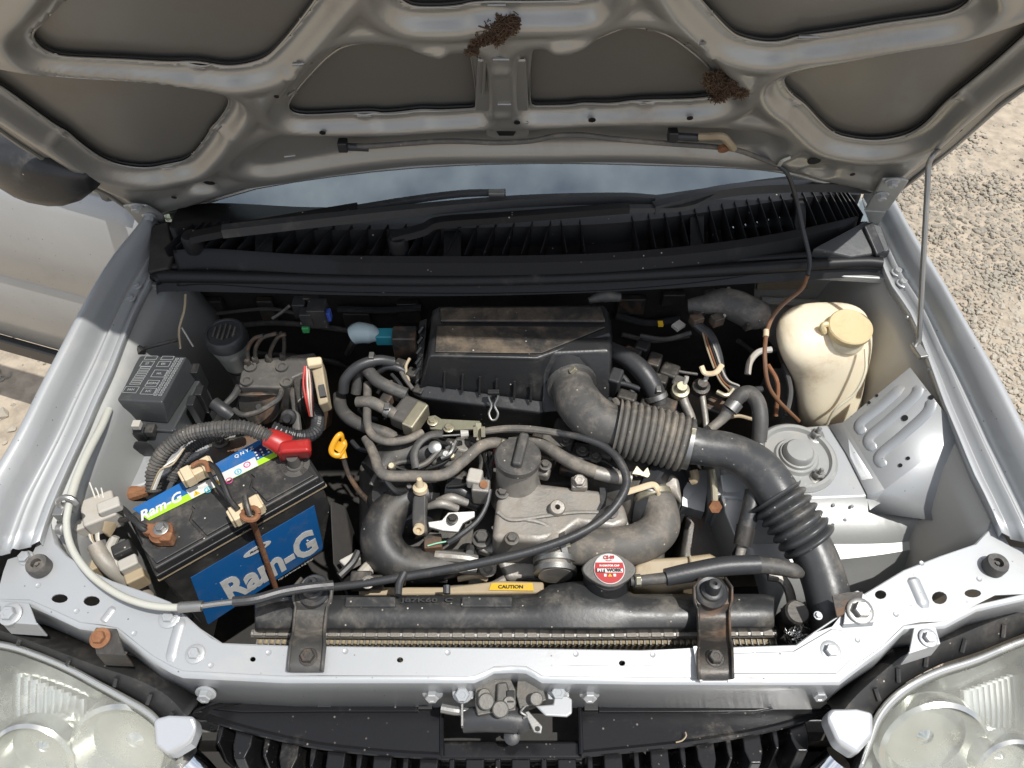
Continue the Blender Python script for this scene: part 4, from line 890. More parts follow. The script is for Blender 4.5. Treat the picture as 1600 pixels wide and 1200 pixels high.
# negative clamp: corroded
ncl = thing('battery_clamp', 'rusty corroded clamp on the battery post nearest the fender', 'clamp', Z(256, 838, .80))
M().lathe(Z(256, 838, .806), ez, [(.015, 0), (.016, .012), (.013, .014), (.012, .020), (.001, .020)], 18).build('ring', rustm, ncl, ang=60)
M().box(Z(243, 829, .818), .03, .016, .014, V((1, -.1, 0)), V((.1, 1, 0))).build('lug', rustm, ncl, bevel=.003)
bolt(Z(252, 826, .825), .0065, zinc, ncl)
M().box(Z(262, 842, .815), .016, .014, .02).build('jaw', rustm, ncl, bevel=.003)
for i in range(2):
    o = T([(235, 824 + i * 6, .818), (222, 822 + i * 4, .826), (208, 812 - i * 2, .828), (196, 798 + i * 14, .815), (184, 790 + i * 22, .79)], 9).build('ground_cable', wirek)
    tag(o, 'black battery lead, the upper one at the rusty clamp' if i == 0 else 'black battery lead, the lower one at the rusty clamp', 'cable', 'black leads at the rusty battery clamp')
# hold-down: two cream blocks, a rusty hook rod and a black lead
for k, (x, y, z, a, lab_) in enumerate(((309, 737, .826, .9, 'cream plastic block behind the blue top sticker of the battery'), (385, 798, .818, .9, 'cream plastic block on the front edge of the battery'))):
    b_ = thing('clamp_block', lab_, 'block', Z(x, y, z), 'cream blocks of the battery strap')
    M().box(Z(x, y, z), .048, .020, .020, ex, ey).build('block', cream, b_, bevel=.002)
    M().box(Z(x - 14, y + 7, z + .006), .014, .024, .020, ex, ey).build('rib', cream, b_, bevel=.002)
    M().box(Z(x + 16, y - 8, z + .006), .014, .024, .020, ex, ey).build('rib', cream, b_, bevel=.002)
hk = thing('hold_down_rod', 'rusty hook rod crossing the blue label of the battery', 'rod', Z(410, 860, .74))
pth = [Z(383, 775, .845), Z(386, 790, .842), Z(391, 806, .834)]
M().tube(pth, .004, n=10).build('hook_end', darkst, hk)
rp_ = Z(391, 803, .83)
M().tube([rp_ + V((cos(a) * .011, sin(a) * .009, .002 * sin(a * 2))) for a in [2 * pi * i / 16 for i in range(17)]], .0042, n=8, sm=1).build('loop', rustm, hk)
M().tube([Z(393, 812, .826), fq(399, 826, .008), fq(414, 870, .005), fq(432, 922, .005)], .0042, n=10).build('rod', rustm, hk)
M().tube(W([(300, 728, .842), (312, 722, .846), (322, 724, .848), (326, 738, .842)]), .0035, n=8).build('bent_end', rustm, hk)
tag(T([(326, 724, .842), (338, 733, .85), (349, 756, .848), (359, 780, .842), (372, 796, .838)], 9).build('strap_lead', wirek), 'black lead arching over the top sticker to the rusty loop', 'cable')
tag(T([(322, 728, .838), (334, 752, .842), (350, 772, .840), (366, 792, .836)], 6).build('strap_lead', wirek), 'thin black lead under the thicker one over the top sticker', 'cable')

# ------------------------------------------------------------------ fuse box
fb_ = thing('fuse_box', 'black relay box with fuse diagram on its lid by the fender', 'fuse box', Z(225, 620, .70))
FZ = .84
lid = M().loft([W([(160, 652, FZ - .045), (262, 662, FZ - .045), (312, 585, FZ - .045), (214, 578, FZ - .045)]), W([(164, 634, FZ - .012), (258, 640, FZ - .012), (296, 562, FZ - .012), (214, 560, FZ - .012)]), W([(170, 624, FZ), (253, 628, FZ), (291, 557, FZ), (220, 556, FZ)])]).build('lid', lidm, fb_, bevel=.0025, seg=3)
M().slab(W([(165, 668, FZ - .046), (270, 674, FZ - .046), (316, 588, FZ - .046), (208, 580, FZ - .046)]), .70).build('base', lidm, fb_, bevel=.003)
M().prism(W([(163, 662, .795), (276, 668, .795), (270, 700, .770), (252, 706, .768), (200, 706, .768), (170, 690, .772)]), V((0, 0, -.03))).build('front_skirt', lidm, fb_, bevel=.003)
for x in (180, 236): M().box(Z(x, 672, .797), .014, .018, .014).build('catch', blackd, fb_, bevel=.002)
M().prism(W([(205, 662, .81), (225, 663, .81), (224, 678, .80), (206, 677, .80)]), V((0, 0, -.02))).build('latch', blackp, fb_, bevel=.003)
M().box(Z(214, 664, .815), .012, .012, .010).build('latch_tongue', greyc, fb_, bevel=.001)
M().prism(W([(210, 688, .79), (232, 689, .79), (240, 700, .78), (205, 700, .78)]), V((0, 0, -.02))).build('skirt_step', blackp, fb_, bevel=.003)
for x, y in ((312, 590), (318, 624), (306, 640)): M().box(Z(x, y, .79), .012, .02, .05).build('side_rib', blackp, fb_, bevel=.002)
# printed diagram
def lq(u, v): # lid coordinates -> photo
    a = (176 + (251 - 176) * u, 622 + (625 - 622) * u); b = (220 + (291 - 220) * u, 556 + (557 - 556) * u)
    return a[0] + (b[0] - a[0]) * v, a[1] + (b[1] - a[1]) * v
dg_ = M()
def rect(u0, v0, u1, v1):
    c = [Z(*lq(u, v), FZ + .0006) for u, v in ((u0, v0), (u1, v0), (u1, v1), (u0, v1), (u0, v0))]
    for a, b in zip(c, c[1:]): dg_.tube([a, b], .00042, n=4, sm=1)
for u0, v0, u1, v1 in ((.12, .14, .40, .28), (.50, .12, .78, .26), (.12, .76, .38, .88), (.12, .92, .38, 1.0), (.48, .76, .74, .88), (.48, .92, .74, 1.0), (.50, .30, .74, .44), (.50, .52, .78, .68)): rect(u0, v0, u1, v1)
for i in range(8):
    v = .33 + i * .055; rect(.16, v, .38, v + .035)
for i in range(16):
    v = .10 + i * .055; rect(.80, v, .86, v + .03); rect(.90, v, .96, v + .03)
dg_.build('printed_diagram', greypr, lid)
for i, (u, v, b) in enumerate(((.26, .21, 'FAN'), (.64, .19, 'A/C'), (.62, .37, 'HORN'), (.64, .60, 'H/L'), (.25, .82, 'ST'), (.6, .82, 'EFI'))):
    c = Z(*lq(u, v), FZ + .0006); text(b, c, V((1, .02, 0)), V((.4, 1, 0)), .0055, greypr, 'lettering', lid)
tag(T([(204, 560, .83), (214, 545, .842), (222, 552, .84)], 14).build('connector_boot', wirek), 'small black boot poking out behind the relay box', 'connector')

# ------------------------------------------------------------------ brake fluid reservoir
br = thing('brake_reservoir', 'round black capped fluid reservoir beside the silver pump block', 'reservoir', Z(365, 580, .74))
rp = Z(356, 532, .815)
M().lathe(rp, ez, [(.034, 0), (.0345, .006), (.033, .018), (.030, .0215), (.027, .0215), (.026, .0195), (.001, .0195)], 36).build('cap', rubber, br)
for i in range(5): M().box(rp + V((-.016 + i * .008, 0, .0205)), .0028, .034 - abs(i - 2) * .007, .004).build('cap_rib', rubberg, br)
M().lathe(rp + V((0, 0, -.075)), ez, [(.015, 0), (.018, .012), (.022, .016), (.024, .03), (.027, .05), (.030, .06), (.030, .0745)], 32).build('bottle', bottlem, br)
M().lathe(rp + V((0, 0, -.10)), ez, [(.02, 0), (.02, .03)], 20).build('bottle_foot', rubber, br)

# ------------------------------------------------------------------ brake pump block
ab = thing('brake_control_unit', 'grimy metal block with round motor and four bent pipes', 'pump', Z(430, 610, .68))
M().slab(W([(376, 580, .80), (400, 560, .80), (492, 550, .80), (500, 572, .80), (458, 590, .80), (452, 606, .80), (372, 604, .80)]), .70).build('block', aludk, ab, bevel=.004)
M().slab(W([(455, 588, .798), (500, 572, .798), (498, 600, .795), (464, 630, .79)]), .68).build('valve_body', darkst, ab, bevel=.003)
ax = V((0, -.75, .45)).normalized(); mc_ = Z(410, 628, .755)
M().lathe(mc_, ax, [(.034, -.05), (.034, .012), (.032, .018), (.012, .020), (.001, .020)], 36).build('motor', darkst, ab)
M().lathe(mc_ + ax * .02 , ax, [(.0045, 0), (.0045, .0015), (.0001, .0015)], 14).build('motor_pin', zinc, ab)
M().tube([mc_ + V((-.033, .0, .02)), mc_ + V((-.02, -.012, .036)), mc_ + V((.012, -.012, .038)), mc_ + V((.033, 0, .02))], .004, n=8, flat=.5).build('motor_strap', darkst, ab)
for x, y in ((392, 574), (441, 574), (386, 596), (448, 598)):
    M().lathe(Z(x, y, .801), ez, [(.010, 0), (.010, .004), (.006, .004), (.005, .001), (.001, .001)], 18).build('port', aludk, ab)
for pts in ([(388, 570, .80), (387, 548, .825), (396, 530, .85), (412, 524, .86)], [(400, 566, .80), (399, 546, .83), (410, 528, .855), (432, 521, .865)], [(421, 563, .80), (424, 545, .83), (434, 527, .855), (446, 522, .86)], [(443, 560, .80), (444, 540, .83), (443, 526, .85), (438, 520, .86)]):
    p = W(pts); o = M().tube(p, .0032, n=8); o.lathe(p[0], ez, [(.006, 0), (.006, .008), (.004, .012), (.003, .012)], 6); o.build('brake_pipe', darkst, ab)
M().tube(W([(441, 606, .79), (436, 622, .80), (420, 634, .80), (400, 645, .79), (378, 648, .78), (366, 640, .775)]), .0042, n=8).build('looped_pipe', rubberg, ab)
M().tube(W([(375, 604, .79), (366, 618, .78), (352, 632, .775), (344, 640, .77)]), [.007, .006, .005, .004], n=8).build('side_wire', rubberg, ab)
M().tube(W([(458, 606, .79), (462, 640, .76), (464, 672, .74)]), [.008, .006, .008], n=8, flat=.6).build('mount_leg', aludk, ab)
M().lathe(Z(452, 650, .76), V((0, -.7, .5)), [(.012, 0), (.012, .006), (.007, .008), (.006, .016), (.001, .016)], 18).build('mount_bush', rubber, ab)
M().tube(W([(334, 630, .78), (348, 640, .775), (362, 650, .765)]), .011, n=12).build('side_plug', rubber, ab)
# multi-plug and its wires
mp2 = thing('multi_plug', 'tall cream multi-way plug with red and white wires beside the pump', 'connector', Z(495, 600, .70))
M().prism(W([(476, 560, .845), (500, 556, .845), (504, 570, .838), (513, 628, .81), (498, 633, .81), (486, 575, .835)]), V((0, .006, -.03))).build('shell', tan, mp2, bevel=.003)
M().prism(W([(478, 558, .852), (502, 556, .852), (503, 568, .847), (480, 572, .847)]), V((0, 0, -.01))).build('lever', cream, mp2, bevel=.003)
M().prism(W([(497, 602, .826), (506, 600, .826), (510, 618, .818), (500, 620, .818)]), V((0, 0, -.006))).build('window', blackpr, mp2)
for i, (m_, dx) in enumerate(((wirer, 0), (wirer, 3), (wirew, 6), (wirew, 10), (wirek, 13), (tan, 8), (wirer, 12))):
    T([(476 + dx * .6, 572, .838), (474 + dx + 2 * (i % 2), 600, .825), (478 + dx * .8, 625, .81), (484 + dx * .4, 650, .78)], 3.2, n=6).build('wire', m_, mp2)
def ridged(period, depth):
    def f(q, rr):
        s = 0; o = [rr[0]]
        for i in range(1, len(q)): s += (q[i] - q[i - 1]).length; o.append(rr[i] * (1 + depth * (1 if (s / period) % 1 < .5 else -1)))
        return o
    return f
def conduit(pts, wpx, lab_, m=rubberg, per=.0052, dep=.09, cat='conduit'):
    p = crom(W(pts), 40); # dense path so that every ridge is modelled
    q = [p[0]]; acc = 0
    for a, b in zip(p, p[1:]):
        acc += (b - a).length
        if acc > per / 4: q.append(b); acc = 0
    o = M().tube(q, [PX(c, wpx) for c in q], n=12, sm=1, fx=ridged(per, dep)).build('corrugated_conduit', m, ang=20)
    return tag(o, lab_, cat)
conduit([(240, 768, .79), (241, 735, .81), (258, 704, .83), (290, 680, .845), (335, 670, .855), (380, 668, .855), (412, 679, .845), (424, 686, .842)], 23, 'fat grey ribbed conduit arching to the red battery boot', rubberg)
conduit([(268, 752, .79), (280, 722, .80), (300, 700, .80), (330, 685, .80), (385, 665, .81)], 15, 'thin grey ribbed conduit behind the fat one', rubberg, .004)
conduit([(425, 668, .80), (450, 678, .79), (478, 682, .78), (494, 672, .77), (496, 650, .76), (486, 635, .755)], 20, 'black ribbed conduit curving under the cream plug', rubber, .0052)
# wires tied to the conduit
for i in range(3): tag(T([(236 + i * 3, 765, .80), (250 + i * 4, 735 - i * 3, .825), (270 + i * 5, 725 - 8 * i, .825), (288 + i * 2, 700 - i * 4, .825)], 3, n=6).build('loose_wire', (tan, wirew, greyc)[i]), ('brown', 'whitish', 'grey')[i] + ' loose wire tied along the fat ribbed conduit', 'wire')
tag(T([(219, 705, .74), (226, 712, .745), (234, 716, .74)], 4, n=6).build('loose_wire', teal), 'short teal wire end under the relay box', 'wire')
# dark gearbox casting behind the battery
gb = M(); gb.slab(W([(300, 700, .755), (330, 684, .76), (400, 672, .76), (440, 668, .755), (450, 700, .74), (380, 720, .74), (310, 735, .74)]), .5)
gb = gb.build('gearbox_cover', darkst, bevel=.012, seg=3); tag(gb, 'brown grimy casting hidden behind the battery', 'gearbox')
bolt(Z(345, 690, .762), .008, aludk, gb)

# ------------------------------------------------------------------ release cable in its pale sheath
rcab = thing('release_cable', 'pale sheathed bonnet release cable curving round the battery corner', 'cable', RIM(150, 880))
cp_ = [RIM(x, y, o) for x, y, o in ((170, 640, -.03), (158, 668, -.02), (138, 706, -.005), (121, 745, .005), (109, 783, .008), (104, 820, .006), (113, 858, .004), (140, 896, .004), (180, 926, .006), (222, 943, .008), (262, 949, .01), (300, 948, .012))]
M().tube(cp_[:5], .0058, n=12).build('sleeve', cablem, rcab); M().tube(cp_[4:], .0046, n=12).build('sheath', cablem, rcab)
c2 = [RIM(x, y, o) for x, y, o in ((280, 949, .011), (310, 947, .012), (316, 947, .012))]; M().tube(c2, .0066, n=12, sm=2).build('ferrule', zinc, rcab)
M().tube([RIM(312, 947, .012), RIM(340, 943, .013), RIM(366, 940, .014)], .0036, n=8).build('inner_sleeve', zinc, rcab)
M().tube([RIM(364, 940, .014), RIM(400, 936, .012), RIM(440, 925, .006), RIM(480, 918, .0), RIM(520, 914, -.01)], .0062, n=10).build('rubber_sleeve', rubber, rcab)
M().tube([RIM(122, 915, -.06), RIM(137, 885, -.05)], .002, n=6, sm=1).build('stay', zinc, rcab)
c3 = RIM(106, 787, .012)
M().tube([c3 + V((cos(a) * .012, .004 * sin(a), sin(a) * .010)) for a in [2 * pi * i / 12 for i in range(11)]], .004, n=8, sm=1).build('clip', zinc, rcab)
M().box(RIM(98, 800, .0), .014, .02, .02).build('clip_foot', zinc, rcab, bevel=.002)
M().lathe(RIM(94, 826, .0), V((1, -.2, .4)), [(.008, 0), (.008, .01), (.005, .012), (.001, .012)], 14).build('grommet', zinc, rcab)
# connectors and taped loom at the corner
lc = thing('headlight_connector', 'dusty grey plug with wires left of the rusty clamp', 'connector', Z(155, 800, .74))
M().box(Z(160, 802, .80), .045, .045, .035, V((1, .5, 0)), V((-.5, 1, 0))).build('shell', greyc, lc, bevel=.004)
M().box(Z(172, 792, .822), .03, .018, .016, V((1, .5, 0)), V((-.5, 1, 0))).build('latch', greyc, lc, bevel=.003)
M().box(Z(140, 822, .798), .036, .016, .026, V((1, .5, 0)), V((-.5, 1, 0))).build('plug_face', greyc, lc, bevel=.003)
M().prism(W([(162, 812, .815), (174, 800, .815), (180, 815, .80), (168, 836, .795), (158, 830, .80)]), V((0, 0, -.012))).build('catch', tan, lc, bevel=.003)
M().tube(W([(130, 800, .80), (130, 785, .80), (140, 776, .80)]), .009, n=10).build('side_lug', greyc, lc)
for i in range(5): T([(138 + i * 4, 828, .79), (142 + i * 3, 842, .79), (150 + i * 2, 852, .785)], 3.5, n=6).build('wire', (wirew, tan, wirek, greyc, wirew)[i], lc)
for i in range(3): T([(150 + i * 6, 782, .815), (146 + i * 7, 770, .82), (140 + i * 9, 762 - 8 * (i == 0), .825)], 2.5, n=6).build('wire', wirew, lc)
lm = thing('wiring_loom', 'dirty taped wiring loom dropping along the battery side', 'wiring', Z(180, 870, .66))
T([(148, 850, .785), (160, 872, .775), (178, 890, .76), (206, 912, .73), (230, 935, .70)], [24, 26, 28, 26, 24], n=12).build('trunk', tape, lm)
T([(180, 838, .78), (172, 860, .77), (184, 880, .765), (206, 895, .75)], [14, 16, 18, 14], n=10).build('branch', greyc, lm)
T([(190, 870, .77), (200, 890, .76), (210, 912, .745)], 10, n=8).build('branch', blackd, lm)
for x, y, z, m_ in ((134, 868, .76, tan), (130, 845, .765, greyc), (148, 890, .75, tan), (205, 885, .765, greyc), (215, 905, .75, tan), (195, 862, .775, blackd)):
    M().box(Z(x, y, z), .026, .018, .03, V((1, .6, 0)), V((-.6, 1, 0))).build('plug', m_, lm, bevel=.003)
T([(178, 775, .74), (200, 772, .745), (225, 764, .74), (245, 755, .74)], [20, 26, 26, 20], n=10).build('brown_wrap', rustm, lm)

# ------------------------------------------------------------------ air cleaner
ac = thing('air_cleaner', 'dusty black air filter box with wire clip in the middle of the bay', 'air filter box', Z(790, 560, .70))
AZ = .865
lidl = M().loft([W([(655, 608, .795), (668, 603, .797), (850, 628, .797), (858, 624, .797), (960, 560, .80), (955, 500, .80), (668, 500, .80)]),
    W([(658, 598, .81), (672, 596, .81), (842, 617, .81), (848, 616, .81), (957, 545, .815), (951, 492, .82), (676, 490, .82)]),
    W([(667, 566, .855), (676, 562, .857), (840, 566, .857), (850, 563, .857), (956, 530, .857), (951, 487, .86), (676, 484, .86)]),
    W([(671, 556, AZ), (680, 556, AZ), (840, 560, AZ), (848, 556, AZ), (953, 520, AZ), (944, 476, AZ), (686, 478, AZ)])]).build('lid', blackp, ac, bevel=.004, seg=3)
M().prism(W([(688, 484, AZ + .001), (938, 482, AZ + .001), (946, 505, AZ + .001), (690, 505, AZ + .001)]), V((0, 0, .006))).build('lid_step', airtop, ac, bevel=.004, seg=3)
M().prism(W([(683, 510, AZ + .001), (946, 512, AZ + .001), (846, 553, AZ + .001), (680, 551, AZ + .001)]), V((0, 0, .0025))).build('lid_panel', airtop, ac, bevel=.0025)
M().prism(W([(645, 604, .795), (656, 598, .797), (852, 622, .797), (862, 620, .797), (860, 638, .79), (846, 646, .787), (660, 622, .787), (644, 614, .79)]), V((0, 0, -.008))).build('lid_flange', blackp, ac, bevel=.003)
for x in (694, 722, 749, 775, 803, 829):
    y = 596 + (x - 653) * .142; p = Z(x, y + 6, .80); q = Z(x + 1, y - 22, .832)
    M().tube([p + V((0, -.001, 0)), q + V((0, -.001, 0))], .0022, n=6, sm=1).build('rib', blackp, lidl)
M().slab(W([(648, 612, .786), (662, 618, .785), (846, 642, .785), (858, 636, .786), (905, 600, .786), (950, 540, .786), (660, 520, .786)]), .68).build('base', blackd, ac, bevel=.006)
# corner outlet box
M().loft([W([(846, 648, .79), (950, 640, .78), (958, 560, .80), (862, 560, .80)]), W([(848, 560, .857), (955, 556, .857), (957, 526, .86), (852, 526, .86)]), W([(856, 552, .864), (950, 548, .864), (953, 528, .866), (858, 528, .866)])]).build('outlet_box', blackp, ac, bevel=.005, seg=3)
# wire clip
ck = W([(764, 612, .815), (764, 622, .806), (768, 634, .796), (764, 646, .79), (768, 656, .785), (775, 655, .785), (778, 646, .79), (773, 634, .796), (778, 622, .806), (778, 612, .815)])
M().tube(ck, .0019, n=8).build('clip', zinc, ac); M().box(Z(771, 613, .816), .018, .008, .006).build('clip_seat', blackp, ac, bevel=.001)
# left side details
M().prism(W([(655, 500, .83), (668, 496, .84), (660, 590, .80), (648, 600, .80)]), V((0, 0, -.02))).build('side_rib', blackp, ac, bevel=.003)
for i in range(5): M().tube(W([(662 - i * 1.5, 510 + i * 16, .84), (655 - i * 1.5, 520 + i * 16, .83)]), .003, n=6, sm=1).build('side_rib', blackp, ac)

# ------------------------------------------------------------------ intake duct
idt = thing('intake_duct', 'black intake duct with two bellows crossing to the front corner', 'intake duct', Z(1080, 720, .72))
P_ = lambda l: W(l)
T([(882, 560, .83), (888, 585, .83), (893, 598, .832)], [60, 64, 64], n=20).build('collar', rubber, idt)
T([(890, 592, .832), (902, 625, .835), (925, 652, .832), (955, 667, .828), (985, 672, .825)], [62, 72, 74, 72, 72], n=24, sm=8).build('elbow', rubberg, idt)
def bellows(pts, wpx, per, dep, m, name):
    p = crom(W(pts), 60); q = [p[0]]; acc = 0
    for a, b in zip(p, p[1:]):
        acc += (b - a).length
        if acc > per / 10: q.append(b); acc = 0
    def f(q, rr):
        s = 0; o = []
        for i in range(len(q)):
            if i: s += (q[i] - q[i - 1]).length
            o.append(rr[i] * (1 - dep + dep * abs(cos(pi * s / per)) ** .7))
        return o
    return M().tube(q, [PX(c, wpx) for c in q], n=28, sm=1, fx=f).build(name, m, idt, ang=60)
bellows([(962, 668, .828), (1000, 676, .826), (1035, 684, .824), (1072, 694, .822)], 92, .0098, .14, hoseg, 'bellows')
T([(1062, 692, .823), (1095, 698, .822), (1140, 706, .822), (1180, 727, .820), (1208, 760, .815), (1228, 795, .805)], [64, 58, 60, 66, 68, 70], n=24, sm=8).build('duct', ductm, idt)
bellows([(1212, 775, .812), (1228, 797, .806), (1248, 825, .798), (1268, 852, .788)], 90, .0125, .24, ductm, 'bellows')
T([(1262, 845, .79), (1278, 880, .78), (1292, 925, .77), (1300, 975, .75), (1304, 1010, .72)], [66, 68, 68, 68, 66], n=24, sm=8).build('lower_duct', ductm, idt)
M().tube(W([(1085, 715, .818), (1130, 727, .81), (1165, 742, .805)]), .0022, n=6).build('mould_seam', rubberg, idt)

# ------------------------------------------------------------------ engine
en = thing('engine', 'dusty engine with cast valve cover and black intake plenum', 'engine', Z(820, 800, .45))
EZ = .772
vc = M().slab(W([(776, 775, EZ), (792, 762, EZ), (835, 752, EZ), (935, 764, EZ), (976, 785, EZ), (984, 815, EZ), (960, 826, EZ), (905, 818, EZ), (878, 838, EZ), (842, 846, EZ), (768, 842, EZ)]), .69).build('valve_cover', alu, en, bevel=.010, seg=4)
M().slab(W([(775, 800, .745), (985, 800, .74), (990, 850, .73), (900, 862, .73), (768, 862, .73)]), .66).build('cover_skirt', alu, en, bevel=.008, seg=3)
M().slab(W([(745, 846, .722), (764, 836, .722), (880, 850, .722), (990, 840, .722), (995, 862, .715), (880, 872, .715), (760, 864, .715), (744, 858, .718)]), .70).build('cover_flange', alu, en, bevel=.003)
bolt(Z(753, 842, .728), .010, aludk, en, washer=1.5)
M().lathe(Z(866, 803, EZ - .02), V((.1, -.2, 1)), [(.016, 0), (.012, .02), (.0115, .032), (.010, .034), (.004, .034), (.0035, .02)], 22).build('boss', alu, en)
bolt(Z(905, 752, .786), .0085, alu, en, V((0, -.3, 1)), 1.2); M().box(Z(905, 756, .778), .024, .02, .012).build('boss_pad', alu, en, bevel=.003)
# thin dark band lying across the cover end
M().prism(W([(937, 762, EZ + .0012), (950, 762, EZ + .0012), (946, 790, EZ + .0012), (930, 802, EZ + .0012), (938, 785, EZ + .0012)]), V((0, 0, -.0008))).build('band', rubber, en)
# filler neck and cap
fpz = Z(808, 752, .765)
M().lathe(fpz, V((0, .05, 1)), [(.042, -.04), (.036, -.015), (.032, .01), (.030, .052), (.027, .054)], 36).build('filler_neck', alu, en)
oc = thing('oil_filler_cap', 'round dark oil filler cap with a raised grip bar', 'cap', Z(809, 722, .80))
ocp = Z(809, 716, .826)
M().lathe(ocp, V((0, .05, 1)), [(.031, -.006), (.0335, -.004), (.0335, .006), (.031, .009), (.012, .010), (.001, .010)], 40).build('disc', rubberg, oc)
M().box(ocp + V((.004, .004, .014)), .014, .056, .016, V((1, -.22, 0)), V((.22, 1, 0))).build('grip', rubberg, oc, bevel=.004)
# head / block bulk under everything
M().slab(W([(560, 720, .66), (1040, 700, .66), (1040, 880, .66), (560, 890, .66)]), .35).build('block', aludk, en, bevel=.01)
M().slab(W([(765, 852, .70), (890, 862, .70), (880, 905, .69), (790, 905, .69)]), .5).build('timing_case', alu, en, bevel=.008)
M().slab(W([(700, 690, .70), (960, 700, .70), (980, 760, .70), (730, 760, .70)]), .5).build('head_rear', aludk, en, bevel=.01)
# ignition parts behind the cover: coils, bolts, small brackets
for x, y, z, sx, sy, sz, m_ in ((870, 695, .765, .05, .035, .03, aludk), (915, 712, .765, .045, .03, .025, darkst), (855, 712, .76, .03, .03, .03, darkst), (940, 700, .765, .04, .05, .03, aludk), (775, 705, .765, .02, .04, .03, darkst), (735, 700, .755, .05, .03, .03, aludk), (845, 735, .76, .03, .025, .02, alu), (895, 735, .755, .04, .02, .02, darkst), (690, 700, .75, .06, .03, .03, darkst)):
    M().box(Z(x, y, z), sx, sy, sz, V((1, -.3, 0)), V((.3, 1, 0))).build('coil_housing', m_, en, bevel=.005)
for x, y in ((910, 705), (930, 715), (852, 727), (884, 690), (950, 690)): bolt(Z(x, y, .782), .006, aludk, en)
M().box(Z(742, 748, .785), .022, .024, .024, V((1, -.2, 0)), V((.2, 1, 0))).build('coil_plug', greyc, en, bevel=.004)
M().box(Z(752, 768, .77), .026, .022, .04, V((1, -.1, 0)), V((.1, 1, 0))).build('bracket_block', alu, en, bevel=.003)
M().lathe(Z(756, 757, .792), V((0, -.5, 1)), [(.006, 0), (.006, .003), (.0001, .003)], 12).build('bolt', rustm, en)
for i, (a, m_) in enumerate((((755, 720), wirek), ((762, 715), wirek), ((748, 722), rubberg), ((770, 706), wirer))):
    T([(a[0], a[1] - 15, .78), (a[0] + 4, a[1], .785), (a[0] + 10 - i * 4, a[1] + 22, .785), (763, 752, .78)], 6, n=7).build('coil_wire', m_, en)
# black plenum and runners
T([(672, 772, .755), (632, 782, .752), (604, 808, .745), (596, 845, .735), (618, 876, .725), (660, 886, .72), (700, 882, .715), (740, 878, .70)], [34, 50, 62, 66, 62, 56, 46, 40], n=20, sm=8).build('intake_runner', blackd, en)
T([(700, 765, .745), (725, 770, .745), (752, 785, .735)], [44, 44, 30], n=18).build('intake_runner', blackp, en)
T([(585, 745, .74), (620, 715, .745), (670, 710, .745), (720, 735, .74)], [60, 70, 66, 50], n=18).build('plenum', blackd, en)
M().lathe(Z(635, 790, .70), V((0, -.1, 1)), [(.058, 0), (.056, .03), (.046, .05), (.02, .058), (.001, .059)], 32).build('plenum_dome', blackd, en)
T([(580, 758, .765), (592, 738, .77), (625, 722, .772), (655, 722, .77)], 8, n=8).build('plenum_edge', rubberg, en)
for x, y in ((690, 787), (705, 778)): T([(x - 22, y + 5, .765), (x, y, .772), (x + 25, y + 8, .76)], [10, 16, 12], n=12).build('metal_tube', alu, en)
# alternator side / water pump housing on the right
ax2 = V((.75, -.55, .35)).normalized()
M().lathe(Z(1015, 775, .72), ax2, [(.066, -.09), (.068, -.01), (.066, .008), (.058, .014), (.02, .012), (.001, .012)], 44).build('alternator', aludk, en)
M().lathe(Z(1015, 775, .72), ax2, [(.070, .014), (.072, .016), (.072, .034), (.066, .036), (.064, .03), (.02, .026), (.001, .026)], 44).build('pulley', rubber, en)
M().slab(W([(985, 720, .765), (1030, 722, .765), (1062, 745, .76), (1068, 785, .75), (1035, 760, .755), (1000, 750, .76)]), .70).build('alternator_cover', alu, en, bevel=.008, seg=3)
M().prism(W([(1000, 742, .80), (1018, 748, .79), (1012, 730, .80), (1005, 738, .80), (995, 728, .80), (988, 740, .80)]), V((0, 0, -.003))).build('fin_bracket', zincy, en)
T([(975, 770, .80), (998, 763, .803), (1020, 757, .803), (1028, 764, .80), (1030, 772, .79)], 11, n=8, flat=.5).build('cream_guard', cream, en)
# thermostat stub and neck to the radiator
T([(864, 838, .742), (866, 865, .745), (868, 900, .745)], [66, 58, 54], n=20).build('thermostat_neck', alu, en)
for y in (878, 893): M().lathe(Z(867, y, .745), V((0, -.9, -.1)), [(.031, -.004), (.031, .004)], 24).build('hose_band', zinc, en)
# lower clutter in front of the block
for pts, wp_, m_, nm in (([(560, 905, .72), (590, 880, .715), (640, 895, .71), (700, 900, .705)], 22, greyc, 'bracket'), ([(680, 868, .735), (725, 872, .735), (745, 876, .73)], 18, alu, 'sensor_body'), ([(690, 885, .72), (745, 892, .715)], 16, alu, 'sensor_body'), ([(715, 905, .71), (745, 900, .71), (760, 905, .70)], 9, tan, 'wire_loop'), ([(790, 905, .705), (760, 918, .70), (700, 922, .70)], 14, alu, 'pulley_rim')):
    T(pts, wp_, n=10).build(nm, m_, en)
M().box(Z(677, 850, .742), .026, .022, .022, V((1, .1, 0)), V((-.1, 1, 0))).build('sensor_plug', darkst, en, bevel=.002)
T([(668, 853, .756), (682, 849, .757), (698, 846, .757)], 2.5, n=6).build('green_wire', wireg, en)
T([(700, 848, .757), (716, 838, .762), (745, 815, .77), (760, 790, .778), (766, 765, .785)], [10, 11, 9, 7, 7], n=8).build('sleeved_wire', rubber, en)
M().lathe(Z(763, 884, .722), V((0, -.7, .6)), [(.012, 0), (.012, .012), (.007, .012), (.006, .006), (.001, .006)], 16).build('stud_boss', alu, en)
M().lathe(Z(735, 856, .73), V((0, -.7, .6)), [(.006, 0), (.006, .02), (.001, .02)], 8).build('bolt', zinc, en)
